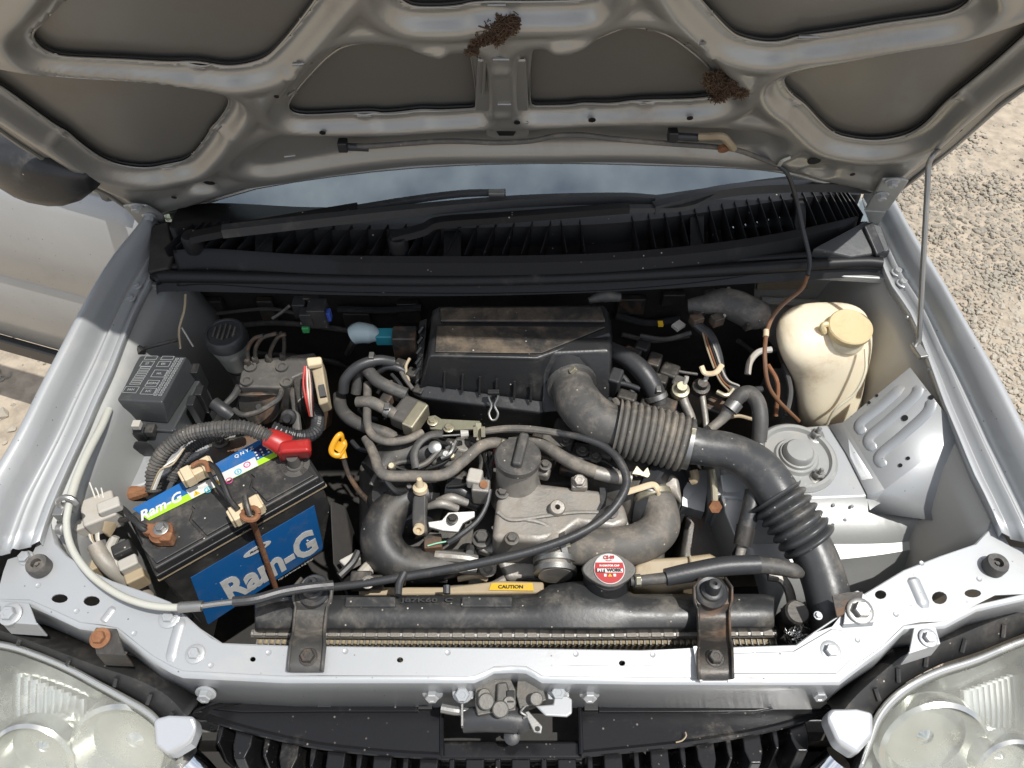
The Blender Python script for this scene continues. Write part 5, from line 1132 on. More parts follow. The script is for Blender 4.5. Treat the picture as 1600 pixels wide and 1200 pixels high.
# spout with cream head
sp = thing('vacuum_valve', 'slim grey valve with a cream nozzle on top above the plenum', 'valve', Z(656, 800, .74))
M().prism(W([(645, 772, .80), (668, 770, .80), (666, 800, .79), (668, 832, .775), (645, 832, .775), (643, 806, .785)]), V((0, .002, -.018))).build('body', rubberg, sp, bevel=.005, seg=3)
M().lathe(Z(657, 766, .80), V((0, .2, 1)), [(.0105, 0), (.0105, .007), (.006, .010), (.0035, .024), (.001, .025)], 20).build('nozzle', cream, sp)
M().lathe(Z(655, 825, .782), V((0, -.8, .5)), [(.008, 0), (.008, .006), (.004, .006), (.0035, .002), (.001, .002)], 16).build('lower_port', cream, sp)
zb = thing('zinc_bracket', 'bent bright bracket with a hole beside the slim grey valve', 'bracket', Z(705, 815, .75))
M().prism(W([(668, 815, .785), (690, 812, .787), (700, 800, .79), (742, 798, .787), (742, 808, .785), (724, 818, .782), (716, 832, .776), (692, 830, .778), (670, 824, .782)]), V((0, 0, -.004))).build('plate', zinc, zb, bevel=.0015)
bolt(Z(707, 811, .789), .0055, darkst, zb, washer=1.5)

# throttle linkage
tb = thing('throttle_bracket', 'olive metal bracket with two bolts holding the throttle cable', 'bracket', Z(710, 665, .78))
M().prism(W([(668, 650, .80), (680, 648, .80), (690, 654, .80), (750, 657, .80), (752, 670, .80), (700, 672, .795), (672, 670, .795)]), V((0, 0, -.004))).build('plate', olive, tb, bevel=.0015)
for x, y in ((676, 659), (701, 669)): bolt(Z(x, y, .8005), .0055, zincy, tb, washer=1.5)
M().prism(W([(742, 660, .81), (752, 660, .81), (752, 688, .80), (744, 688, .80)]), V((.003, 0, -.02))).build('ear', olive, tb, bevel=.001)
tw = thing('throttle_quadrant', 'curved throttle quadrant and springs left of the cable bracket', 'throttle', Z(665, 710, .74))
T([(692, 678, .805), (672, 680, .803), (655, 692, .80), (647, 710, .797), (650, 732, .79)], 13, n=10, flat=.7).build('quadrant', rubberg, tw)
T([(652, 730, .79), (668, 722, .79), (685, 705, .79)], 9, n=8).build('arm', aludk, tw)
for x, y, r in ((680, 700, .010), (697, 710, .007)): M().lathe(Z(x, y, .79), V((0, -.4, 1)), [(r, 0), (r, .006), (r * .6, .008), (.001, .008)], 16).build('screw', zinc, tw)
for pts in ([(700, 688, .80), (706, 695, .79), (698, 702, .785)], [(690, 716, .79), (704, 708, .795), (712, 690, .795)]): T(pts, 8, n=8).build('spring', zinc, tw)
bl_ = thing('sensor_block', 'rust-stained plastic sensor where two grey hoses meet', 'sensor', Z(638, 645, .74))
M().box(Z(640, 648, .785), .045, .05, .03, V((1, -.5, 0)), V((.5, 1, 0))).build('body', aludk, bl_, bevel=.006)
M().box(Z(650, 655, .795), .02, .05, .03, V((1, -.5, 0)), V((.5, 1, 0))).build('flange', zincy, bl_, bevel=.003)

# accelerator cable
acb = thing('accelerator_cable', 'long black cable looping from the throttle over the engine', 'cable', Z(860, 780, .78))
T([(690, 681, .806), (722, 679, .81)], 3, n=6, sm=1).build('inner_wire', zinc, acb)
T([(720, 678, .81), (732, 677, .81)], [13, 10], n=10, sm=1).build('end_stop', greyc, acb)
for x in (743, 755): M().lathe(Z(x, 675, .811), V((1, .05, 0)), [(.009, -.003), (.009, .003)], 6).build('lock_nut', zincy, acb)
T([(755, 674, .812), (790, 670, .815), (830, 671, .82), (875, 677, .825)], [11, 12, 12, 11], n=10).build('sheath', hoseg, acb)
T([(870, 676, .825), (910, 684, .83), (945, 698, .83), (968, 720, .828), (979, 750, .822), (970, 778, .818), (945, 808, .812), (900, 836, .806), (830, 861, .798), (740, 882, .79), (650, 898, .78), (580, 910, .775), (535, 916, .772), (480, 922, .77)], [10, 11, 12, 13, 14, 14, 14, 14, 15, 15, 14, 13, 13, 12], n=12).build('sleeve', rubber, acb)

# ------------------------------------------------------------------ dipstick
ds = thing('dipstick', 'yellow looped dipstick handle right of the battery', 'dipstick', Z(540, 720, .70))
T([(536, 688, .81), (533, 679, .822), (526, 684, .822), (518, 700, .812), (520, 709, .805), (530, 711, .802), (538, 696, .806), (536, 688, .81)], 9, n=10, flat=.7).build('handle', yellow, ds)
T([(534, 692, .812), (526, 704, .806)], 18, n=10, flat=.35, sm=1).build('web', yellow, ds)
T([(534, 702, .80), (536, 716, .792)], [11, 14], n=10, sm=1).build('stopper', yellow, ds)
T([(536, 715, .79), (545, 742, .765), (560, 766, .74), (574, 782, .72)], [8, 8, 8, 9], n=8).build('tube', darkst, ds)

# ------------------------------------------------------------------ hoses left of the engine
def hose(pts, w_, lab_, m=rubberg, name='coolant_hose', n=12, cat='hose', clamp=None):
    o = T(pts, w_, n=n, sm=8)
    o = o.build(name, m); tag(o, lab_, cat)
    if clamp:
        a = Z(*clamp[0]); b = Z(*clamp[1]); r = PX(a, w_ if not isinstance(w_, list) else w_[-1]) * 1.18
        M().lathe(a, b - a, [(r, -.004), (r, .004)], 20).build('hose_clamp', zinc, o)
        M().box(a + V((0, 0, r)), .008, .012, .008).build('clamp_screw', zinc, o, bevel=.001)
    return o
hose([(536, 612, .79), (540, 592, .81), (560, 572, .825), (590, 563, .825), (615, 566, .815)], 17, 'black hose curving over at the left of the filter box', rubber, clamp=((582, 563, .825), (590, 563, .825)))
hose([(556, 615, .77), (562, 580, .80), (572, 577, .81), (590, 595, .81), (615, 608, .805), (635, 616, .80)], [16, 18, 20, 20, 20, 20], 'thick grey hose bending down toward the filter box corner', rubberg)
hose([(592, 580, .80), (605, 573, .81), (622, 575, .81), (640, 585, .80)], 12, 'short dark hose tucked beside the filter box', rubber)
hose([(530, 618, .765), (533, 638, .77), (548, 655, .775), (575, 668, .775), (605, 678, .77), (625, 690, .76)], [20, 21, 21, 20, 20, 18], 'dark pipe running low between dipstick and throttle', rubberg)
hose([(558, 628, .80), (578, 628, .805), (600, 638, .80), (618, 648, .795)], [17, 19, 19, 18], 'stub hose with a metal clamp above the rust-stained sensor', hoseg, clamp=((606, 642, .799), (613, 646, .797)))
hose([(574, 600, .79), (574, 630, .795), (574, 660, .80), (582, 680, .80), (605, 690, .80), (635, 687, .80), (660, 676, .795)], 13, 'slim grey hose swinging up to the olive bracket', hoseg)
bh = hose([(570, 685, .79), (578, 697, .793), (586, 715, .797), (592, 733, .80), (605, 743, .80), (640, 744, .80), (692, 742, .80), (722, 722, .80), (750, 698, .80), (775, 692, .795), (800, 700, .785)], [12, 15, 16, 17, 18, 18, 18, 18, 18, 18, 16], 'long dusty grey hose sweeping left of the filler cap', hoseg, clamp=None)
hose([(796, 690, .79), (820, 688, .795), (848, 695, .797), (880, 715, .797), (905, 728, .795), (932, 738, .792)], [14, 17, 19, 21, 22, 21], 'dusty grey hose running right behind the filler cap', hoseg, 'breather_hose')
hose([(930, 738, .792), (955, 744, .79), (985, 748, .785)], 22, 'alloy pipe end continuing the hose behind the filler cap', alu, 'metal_pipe', cat='pipe')
tag(T([(592, 735, .80), (612, 762, .79), (625, 768, .78), (640, 764, .77)], [7, 9, 12, 8], n=8).build('hose_clip', wirek), 'black clip hanging from the long dusty hose', 'clip')
# radiator top hose
rh = thing('radiator_hose', 'fat dusty radiator hose bending beside the alternator pulley', 'hose', Z(980, 830, .70))
T([(872, 862, .745), (905, 856, .752), (950, 856, .755), (1000, 848, .757), (1030, 825, .76), (1030, 792, .765), (1018, 768, .77)], [44, 56, 62, 64, 62, 56, 50], n=24, sm=10).build('hose', hoseg, rh)
M().lathe(Z(1020, 775, .772), Z(1018, 765, .77) - Z(1028, 795, .765), [(.027, -.005), (.028, -.004), (.028, .004), (.027, .005)], 28).build('hose_clamp', zincy, rh)
T([(1004, 764, .795), (1018, 766, .798), (1030, 772, .79)], 6, n=6).build('clamp_tab', zinc, rh)

# ------------------------------------------------------------------ small parts in the shade at the back
def single(o, lab_, cat): return tag(o, lab_, cat)
single(M().loft([W([(548, 525, .80), (570, 528, .80), (590, 532, .79), (566, 540, .79), (548, 536, .79)]), W([(546, 516, .82), (565, 506, .825), (588, 512, .82), (590, 526, .82), (564, 533, .815), (548, 530, .815)]), W([(554, 512, .832), (567, 508, .834), (584, 514, .832), (582, 524, .83), (562, 528, .83)] + [(556, 524, .83)])]).build('vacuum_canister', paleb, bevel=.004, seg=3) if False else T([(552, 524, .81), (562, 520, .815), (580, 522, .815), (592, 526, .812)], [30, 34, 30, 16], n=18).build('vacuum_canister', paleb), 'pale blue plastic canister in the shade left of the filter box', 'canister')
tq_ = thing('teal_plug', 'bright teal plug next to the pale blue canister', 'connector', Z(604, 528, .79))
M().box(Z(602, 526, .81), .03, .022, .022).build('shell', teal, tq_, bevel=.003); M().box(Z(588, 524, .81), .012, .014, .014).build('neck', teal, tq_, bevel=.002)
M().box(Z(634, 535, .805), .04, .03, .05).build('bracket', darkst, tq_, bevel=.003)
bc = thing('relay_cluster', 'small dark relays with a blue plug on the firewall', 'relay', Z(500, 495, .78))
for x, y, m_, s in ((470, 480, blackd, .022), (490, 470, darkst, .026), (498, 490, blackd, .03), (511, 492, bluep, .014), (480, 495, blackd, .02)): M().box(Z(x, y, .84), s, s, s * 1.4).build('relay', m_, bc, bevel=.002)
T([(425, 498, .86), (440, 488, .86), (452, 478, .86)], 5, n=6).build('wire', rubberg, bc); T([(470, 505, .83), (490, 504, .83), (512, 503, .83)], 4, n=6).build('wire', greyc, bc)
single(M().box(Z(478, 514, .82), .012, .010, .012).build('green_clip', greenp, bevel=.002), 'tiny green clip below the relays on the firewall', 'clip')
wl = thing('thin_harness', 'thin pale wires rising up the left of the brake reservoir', 'wiring', Z(285, 520, .80))
T([(290, 460, .88), (288, 485, .87), (280, 515, .85), (282, 545, .83)], 4, n=6).build('wire', tan, wl); T([(284, 512, .85), (292, 525, .84), (302, 542, .83)], 3, n=6).build('wire', greyc, wl)
T([(225, 545, .84), (250, 538, .85), (278, 531, .85)], 6, n=6).build('wire', wirek, wl)
M().loft([[fwp(x, 445) for x in (235, 248, 262, 278)], [fwp(x, 560) + V((0, -.1, 0)) for x in (222, 246, 262, 272)]], closed=False).build('left_corner_swage', silverd, car, solid=.004)
# pipes and valves right of the filter box
hose([(950, 545, .82), (980, 560, .82), (1005, 582, .815), (1022, 610, .80), (1030, 632, .785)], [26, 30, 32, 32, 30], 'fat black heater hose beside the filter box outlet', rubber, 'heater_hose', clamp=((1026, 620, .795), (1030, 630, .788)))
hose([(940, 595, .80), (975, 600, .80), (1000, 608, .80)], 9, 'thin black hose under the fat heater hose', rubber)
vv = thing('heater_valve', 'dark grimy heater valve with clamps near the bellows', 'valve', Z(1035, 620, .74))
for x, y, z, sx, sy, sz, m_ in ((1022, 566, .80, .022, .03, .02, darkst), (1028, 595, .79, .03, .02, .02, darkst), (1040, 640, .78, .03, .03, .03, darkst), (960, 600, .80, .02, .03, .05, rubber), (978, 628, .79, .03, .02, .04, darkst)): M().box(Z(x, y, z), sx, sy, sz, V((1, -.4, 0)), V((.4, 1, 0))).build('body', m_, vv, bevel=.004)
T([(1015, 625, .795), (1035, 622, .795), (1050, 634, .785)], 5, n=6).build('clamp', zinc, vv)
M().box(Z(1052, 640, .775), .008, .02, .008, V((1, -.5, 0)), V((.5, 1, 0))).build('blue_tag', bluep, vv, bevel=.001)
for k, (pts, w_, m_, lab_) in enumerate((([(1063, 610, .80), (1070, 630, .79), (1080, 655, .775), (1085, 690, .76)], 15, alu, 'left of two alloy refrigerant pipes behind the bellows'), ([(1095, 605, .80), (1099, 630, .79), (1103, 660, .775), (1106, 700, .76)], 10, alu, 'right thinner refrigerant pipe behind the bellows'))):
    o = T(pts, w_, n=12).build('refrigerant_pipe', m_); tag(o, lab_, 'pipe', 'refrigerant pipes behind the bellows')
    M().lathe(Z(pts[0][0], pts[0][1], .805), V((0, -.2, 1)), [(.014, -.01), (.014, .004), (.009, .006), (.008, .016), (.001, .016)], 14).build('union', (zincy, darkst)[k], o)
    M().tube(W([(pts[0][0] + 4, pts[0][1] - 5, .815), (pts[0][0] + 9, pts[0][1] - 16, .825), (pts[0][0] + 10, pts[0][1] - 22, .83)]), .0035, n=8).build('valve_stem', greyc, o)
hs2 = thing('service_hose', 'grey rubber hose arching into a metal pipe by the strut tower', 'hose', Z(1170, 640, .74))
T([(1145, 632, .82), (1157, 618, .83), (1172, 615, .833), (1184, 630, .83), (1188, 655, .82), (1186, 690, .80)], [22, 24, 25, 25, 25, 24], n=16).build('hose', rubberg, hs2)
T([(1186, 686, .80), (1185, 705, .79)], 19, n=16, sm=1).build('pipe', zinc, hs2)
T([(1150, 628, .822), (1140, 640, .815)], 26, n=18, sm=1).build('crimp', zinc, hs2); T([(1140, 640, .812), (1128, 655, .80), (1110, 670, .79)], [20, 16, 14], n=14).build('stub', alu, hs2)
hs3 = thing('high_pressure_hose', 'short dark hose with crimped collar between tower and duct', 'hose', Z(1165, 820, .70))
T([(1178, 768, .80), (1172, 800, .79), (1165, 825, .78)], [28, 28, 26], n=16).build('hose', rubber, hs3)
T([(1166, 822, .78), (1160, 852, .765)], [30, 28], n=16, sm=1).build('collar', darkst, hs3); T([(1160, 850, .765), (1155, 872, .755)], [16, 15], n=12, sm=1).build('pipe', alu, hs3)
rb_ = thing('support_bracket', 'grey dusty upright plate with a rusty rod beside it', 'bracket', Z(1140, 780, .60))
M().slab(W([(1125, 740, .775), (1165, 735, .775), (1175, 790, .76), (1152, 850, .74), (1132, 800, .75)]), .62).build('plate', silverd, rb_, bevel=.003)
T([(1112, 735, .77), (1116, 760, .765), (1117, 788, .755)], 11, n=8).build('rod', zincy, rb_); M().lathe(Z(1116, 790, .752), V((0, -.6, .6)), [(.010, 0), (.010, .008), (.001, .008)], 6).build('nut', rustm, rb_)
T([(1084, 735, .765), (1086, 748, .76), (1080, 752, .755)], 14, n=10).build('hook', tan, rb_)
M().slab(W([(1070, 735, .72), (1110, 735, .72), (1100, 800, .70), (1066, 790, .70)]), .5).build('lower_plate', silver, car)
M().slab(W([(1072, 795, .68), (1130, 800, .68), (1150, 880, .66), (1060, 880, .66)]), .4).build('engine_mount', darkst, car, bevel=.01)
# blower elbow, wiring and clips on the firewall
be = thing('blower_elbow', 'dusty black motor elbow high on the firewall', 'motor', Z(1150, 480, .80))
T([(1075, 478, .85), (1100, 476, .855), (1128, 472, .857), (1150, 478, .855), (1175, 490, .85), (1192, 492, .845)], [22, 30, 44, 50, 50, 42], n=20).build('body', rubberg, be)
T([(1138, 450, .86), (1140, 475, .862), (1128, 500, .845)], 6, n=6).build('rim', greyc, be)
for x, y in ((1085, 475), (1090, 490), (1088, 500), (1110, 462), (1170, 505), (1120, 500)): M().box(Z(x, y, .845), .02, .016, .018, V((1, .4, 0)), V((-.4, 1, 0))).build('tab', darkst, be, bevel=.002)
single(M().box(Z(1060, 509, .83), .018, .014, .006, V((1, .8, 0)), V((-.8, 1, 0))).build('paper_tag', greyc), 'small pale tag hanging in the shade near the blower', 'tag')
single(M().box(Z(1032, 506, .83), .008, .010, .004).build('yellow_tag', yellowp), 'tiny yellow tag in the shade near the blower', 'tag')
single(T([(920, 470, .86), (945, 462, .865), (968, 464, .86)], [10, 22, 16], n=12).build('bulkhead_bush', rubberg), 'grey bush on the firewall behind the filter box', 'bush')
fl_ = thing('firewall_loom', 'bundled wiring with a cream clip dropping down the firewall', 'wiring', Z(1110, 560, .72))
T([(1085, 505, .84), (1108, 525, .835), (1120, 555, .825), (1128, 590, .81), (1150, 610, .80), (1190, 608, .79)], [14, 18, 18, 16, 14, 10], n=10).build('trunk', rubber, fl_)
for i in range(4): T([(1098 + i * 3, 520, .84), (1105 + i * 4, 545, .835), (1122 + i * 4, 590, .82), (1140 + i * 5, 612 - i * 3, .805)], 3, n=6).build('wire', (tan, rustm, wirek, greyc)[i], fl_)
T([(1096, 572, .84), (1102, 583, .835), (1118, 582, .838), (1128, 570, .84)], 9, n=8, flat=.6).build('clip', cream, fl_)
T([(1120, 612, .805), (1135, 618, .805), (1145, 608, .805)], 8, n=8).build('tan_tie', zincy, fl_)
T([(1168, 585, .80), (1172, 565, .81), (1185, 550, .815), (1205, 546, .815)], 10, n=8).build('white_hoop', greyc, fl_)

# ------------------------------------------------------------------ washer tank
wt = thing('washer_tank', 'yellowed white washer fluid bottle with a round cap', 'washer tank', Z(1300, 640, .66))
secs = [  # (centre x, y, z, half width px, half depth m)
 (1300, 690, .64, 44, .035), (1300, 672, .70, 46, .036), (1302, 640, .735, 50, .038), (1300, 610, .765, 56, .040), (1296, 585, .79, 66, .044), (1294, 565, .81, 73, .046), (1294, 548, .828, 75, .047), (1297, 532, .842, 72, .045), (1304, 520, .852, 62, .038), (1312, 514, .857, 48, .03)]
rings = []
for x, y, z, hw, hd in secs:
    c = Z(x, y, z); r = hw * DEP(c) / F; ring = []
    for i in range(36):
        a = 2 * pi * i / 36; e = .72
        px_ = r * (abs(cos(a)) ** e) * (1 if cos(a) > 0 else -1); py_ = hd * (abs(sin(a)) ** e) * (1 if sin(a) > 0 else -1)
        if sin(a) < 0 and cos(a) < .3: px_ *= 1.0; py_ *= 1.0 - .25 * max(0, .3 - cos(a)) * (z < .80)
        ring.append(c + V((px_, py_ + .03, 0)))
    rings.append(ring)
M().loft(rings).build('bottle', tankm, wt, ang=180, sub=1)
M().tube(W([(1352, 545, .85), (1352, 580, .825), (1335, 615, .79), (1305, 640, .76), (1290, 668, .72)]), .0024, n=8).build('mould_ridge', tankm, wt)
cpz = Z(1328, 512, .866)
M().lathe(cpz, V((-.05, -.12, 1)), [(.030, -.012), (.032, -.010), (.034, -.004), (.034, .003), (.032, .005), (.028, .0045), (.001, .004)], 40).build('cap', capm, wt)
M().lathe(cpz + V((0, 0, -.016)), ez, [(.031, -.012), (.030, .006)], 32).build('neck', tankm, wt)
M().tube([cpz + V((-.034, .006, .002)), cpz + V((-.042, .004, .000)), cpz + V((-.036, -.002, -.010))], .005, n=8).build('cap_hinge', capm, wt)
for x, y in ((1335, 527), (1350, 525)): M().lathe(Z(x, y, .862), V((0, -.9, .3)), [(.003, 0), (.003, .003), (.001, .003)], 10).build('cap_pip', cream, wt)

# washer hose along the bonnet and down into the bay
wh = thing('washer_hose', 'thin washer hose clipped along the bonnet and hanging down to the tank', 'hose', H(1220, 262, .02))
hp = [H(x, y, .020) for x, y in ((530, 229), (560, 229), (610, 226), (680, 221), (730, 221), (775, 223), (830, 220), (870, 212), (910, 211), (960, 217), (1040, 224), (1110, 229), (1150, 234), (1185, 246), (1216, 258))]
M().tube(hp, .0038, n=10).build('bonnet_run', hoseg, wh)
dn_ = [H(1216, 258, .021), H(1232, 275, .03), RIM(1246, 318, .09), RIM(1255, 360, .06), RIM(1265, 405, .03), RIM(1262, 430, .018)]
M().tube(dn_, .0034, n=10).build('hanging_run', rubber, wh)
dn2 = [RIM(1262, 430, .018), Z(1252, 452, .885), Z(1225, 474, .88), Z(1206, 497, .87), Z(1197, 525, .86), Z(1195, 560, .85), Z(1200, 600, .82), Z(1215, 625, .79), Z(1248, 658, .74)]
M().tube(dn2, .0034, n=10).build('lower_run', brownhose, wh)
M().lathe(Z(1197, 521, .861), Z(1195, 560, .85) - Z(1197, 525, .86), [(.0046, -.006), (.0046, .006)], 12).build('joiner', cream, wh)
M().tube([H(1215, 262, .02), H(1222, 252, .026), H(1235, 246, .022)], .0032, n=8, flat=.5).build('clip', cablem, wh)
for x0, x1, y in ((540, 576, 229), (1055, 1092, 213)):
    a = H(x0, y, .02); b = H(x1, y + 2, .02); M().tube([a, a.lerp(b, .5), b], .0055, n=10).build('spray_jet', rubber, wh)
    M().box(H(x0 - 4, y - 2, .02), .014, .016, .016).build('jet_boss', blackp, wh, bevel=.002)
M().tube([H(1092, 213, .02), H(1108, 213, .022), H(1128, 213, .026), H(1138, 222, .026), H(1146, 232, .024)], .0055, n=10).build('tee', tan, wh)
M().lathe(H(1130, 229, .022), HN, [(.008, 0), (.008, .006), (.001, .006)], 12).build('rusty_clip', rustm, wh)

# fibre nests stuck under the bonnet
def p0_(c, a, b): return c + RT * a + HU * b - HN * .0045
def nest(name, lab_, spots, cnt, seed):
    rnd = random.Random(seed); m = M()
    for x, y, r in spots:
        c = H(x, y, .014); rr = r * .62 * DEP(c) / F
        bl = []
        for i in range(20):
            a = 2 * pi * i / 20; k = rr * (1.0 + .7 * noise.noise(V((cos(a) * 1.7 + x, sin(a) * 1.7, seed)))); bl.append(p0_(c, cos(a) * k, sin(a) * k * 1.3))
        m.prism(bl, HN * .0012)
        for i in range(cnt):
            a = rnd.uniform(0, 6.28); k = rnd.random() ** .5; p = c + RT * (cos(a) * rr * k) + HU * (sin(a) * rr * k * 1.2) + HN * rnd.uniform(-.003, .004)
            d = V((rnd.gauss(0, 1), rnd.gauss(0, .8), rnd.gauss(0, .8))).normalized() * rnd.uniform(.003, .011)
            m.tube([p - d, p + V((rnd.gauss(0, 1), rnd.gauss(0, 1), rnd.gauss(0, 1))) * .003, p + d], rnd.uniform(.0003, .0009), n=4, sm=2, caps=False)
    o = m.build(name, woodst, ang=180, fixn=False); return tag(o, lab_, 'debris', 'brown fibre clumps under the bonnet')
nest('fibre_clump', 'brown clump of dry fibres on the centre rib of the bonnet', [(765, 48, 18), (785, 42, 18), (798, 38, 12), (750, 58, 14), (738, 72, 8), (775, 52, 18)], 330, 4)
nest('fibre_clump', 'brown clump of dry fibres on the bonnet rib above the washer tank', [(1115, 125, 16), (1130, 133, 18), (1148, 137, 16), (1160, 138, 10), (1125, 145, 14), (1140, 128, 14)], 420, 9)
# dark soot stain plugs beneath the clumps
# ------------------------------------------------------------------ radiator
ra = thing('radiator', 'black radiator tank on a finned core behind the front panel', 'radiator', Z(800, 960, .50))
RZ = .775
def rsec(x, y0, y1, z):
    return [Z(x, y1, z - .022), Z(x, y1 - 8, z - .006), Z(x, (y0 + y1) / 2 + 6, z + .002), Z(x, (y0 + y1) / 2 - 10, z + .004), Z(x, y0 + 8, z - .001), Z(x, y0, z - .012), Z(x, y0 + 4, z - .05), Z(x, y1 + 4, z - .05)]
rl = [rsec(398, 940, 988, RZ), rsec(404, 934, 990, RZ), rsec(540, 930, 990, RZ), rsec(800, 930, 990, RZ), rsec(840, 928, 990, RZ), rsec(858, 914, 990, RZ + .003), rsec(900, 908, 990, RZ + .004), rsec(940, 908, 990, RZ + .004), rsec(972, 918, 990, RZ + .002), rsec(990, 928, 990, RZ), rsec(1195, 928, 988, RZ), rsec(1210, 932, 984, RZ - .002)]
M().loft(rl).build('top_tank', tankb, ra, bevel=.002, ang=50)
for x in (578, 760):
    M().prism(W([(x - 38, 932, RZ + .006), (x + 40, 932, RZ + .006), (x + 40, 948, RZ + .006), (x - 40, 948, RZ + .006)]), V((0, 0, -.006))).build('tank_pad', tankb, ra, bevel=.0015)
text('J87K60  C', Z(668, 938, RZ + .0045), V((1, 0, 0)), V((0, 1, 0)), .008, blackd, 'lettering', ra, 0, .0002, .0004, .07)
# crimped seam: tabs one by one
cs_ = M().tube([Z(394, 990, RZ - .026), Z(800, 993, RZ - .026), Z(1212, 990, RZ - .026)], .0058, n=10).build('crimp_seam', seam, ra)
cm = None
for i in range(42):
    x = 404 + i * 19.4; p = Z(x, 989 + 3 * sin(pi * i / 41), RZ - .0225)
    if cm is None:
        cm = M().box(p, .0138, .009, .006).build('crimp_tab', seam, cs_, bevel=.0015); c0 = p
    else:
        o = cm.copy(); COL.objects.link(o); o.location = p - c0; o.rotation_euler = (0, 0, 0)
# core: fin columns between flat tubes
yf = Z(800, 1000, RZ - .034).y
xl = Z(402, 1000, RZ - .034).x; xr = Z(1212, 1000, RZ - .034).x
M().box(V(((xl + xr) / 2, yf + .019, RZ - .19)), xr - xl, .024, .30).build('core', darkbay, ra)
c0 = None
for i in range(88):
    p = V((xl + (xr - xl) * i / 87, yf, RZ - .074))
    if c0 is None: tb_ = M().box(p, .0018, .013, .08).build('core_tube', seam, ra); c0 = p
    else: o = tb_.copy(); COL.objects.link(o); o.location = p - c0
fm = M()
for i in range(87):
    x = xl + (xr - xl) * (i + .5) / 87
    for k in range(13):
        fm.box(V((x, yf + .001, RZ - .036 - k * .006)), .0068, .011, .0009, V((1, 0, .3 if k % 2 else -.3)))
tag(fm.build('cooling_fins', corem, ra, ang=180), kind='stuff')
# cap
KC = .78
rcp = bpy.data.objects.new('radiator_cap', None); COL.objects.link(rcp); rcp.parent = ra; rcp.location = Z(952, 890, .775) - orig(ra); rcp['label'] = 'silver cap with a round red and white sticker'; rcp.empty_display_size = .05
rp0 = Z(952, 889, .808); rx = V((0, -.12, 1)).normalized()
lobes = []
for hgt, sc in ((-.014, 1.0), (-.004, 1.04), (-.001, 1.0)):
    lobes.append([rp0 + rx * hgt + V((cos(a), 0, 0)) * KC * (.034 + .011 * max(0, cos(a) ** 4 if abs(cos(a)) > .6 else 0)) * sc + (V((0, 1, 0)) - rx * rx.y).normalized() * sin(a) * .030 * KC * sc for a in [2 * pi * i / 48 for i in range(48)]])
M().loft(lobes).build('cap_disc', aludk, rcp, bevel=.001)
dk = M().lathe(rp0 + rx * -.001, rx, [(.0265 * KC, 0), (.0265 * KC, .0022), (.025 * KC, .003), (.0001, .003)], 48).build('sticker', white, rcp)
xa = V((1, 0, 0)); ya = rx.cross(xa)
hm = [rp0 + rx * .0025 + xa * (.0255 * KC * cos(a)) + ya * (.0255 * KC * sin(a)) for a in [pi + .08 + (pi - .16) * i / 24 for i in range(25)]]
hm += [rp0 + rx * .0025 + xa * .0233 * KC + ya * .0103 * KC, rp0 + rx * .0025 - xa * .0233 * KC + ya * .0103 * KC]
M().prism(hm, rx * -.0003).build('red_half', red2, rcp)
def ct(b, u, v, s, m_, bold=.0002, wd=None): text(b, rp0 + rx * .0032 + xa * u * KC + ya * v * KC, xa, ya, s * KC, m_, 'lettering', rcp, 0, bold, .0001, wd * KC)
for v in dk.data.vertices: pass
ct('CS-09', 0, .0188, .0085, red2, .0003, .019); ct('90kPa', 0, .0132, .0034, red2, 0, .011); ct('RADIATOR CAP', 0, .0045, .0042, white, .0002, .034)
M().prism([rp0 + rx * .0036 + xa * a * KC + ya * b * KC for a, b in ((-.0225, -.0005), (.0225, -.0005), (.0225, -.0075), (-.0225, -.0075))], rx * -.0003).build('name_bar', white, rcp)
M().prism([rp0 + rx * .0039 + xa * a * KC + ya * b * KC for a, b in ((-.0225, -.0005), (-.008, -.0005), (-.008, -.0075), (-.0225, -.0075))], rx * -.0003).build('name_bar', blackpr, rcp)
text('PIT', rp0 + rx * .0042 + xa * -.0152 * KC + ya * -.004 * KC, xa, ya, .0068 * KC, white, 'lettering', rcp, 0, .0003, .0001, .012 * KC)
text('WORK', rp0 + rx * .0042 + xa * .0075 * KC + ya * -.004 * KC, xa, ya, .0068 * KC, blackpr, 'lettering', rcp, 0, .0004, .0001, .027 * KC)
M().prism([rp0 + rx * .0036 + xa * a * KC + ya * b * KC for a, b in ((-.0035, -.0145), (.0035, -.0145), (0, -.009))], rx * -.0003).build('warning_mark', yellowp, rcp)
for a in (-.008, .008): M().prism([rp0 + rx * .0036 + xa * (a + s) * KC + ya * b * KC for s, b in ((-.0022, -.0145), (.0022, -.0145), (.0022, -.0098), (-.0022, -.0098))], rx * -.0003).build('symbol', white, rcp)
M().lathe(rp0 + V((0, 0, -.04)), ez, [(.032, 0), (.03, .02), (.026, .03)], 32).build('filler_neck', blackp, ra)
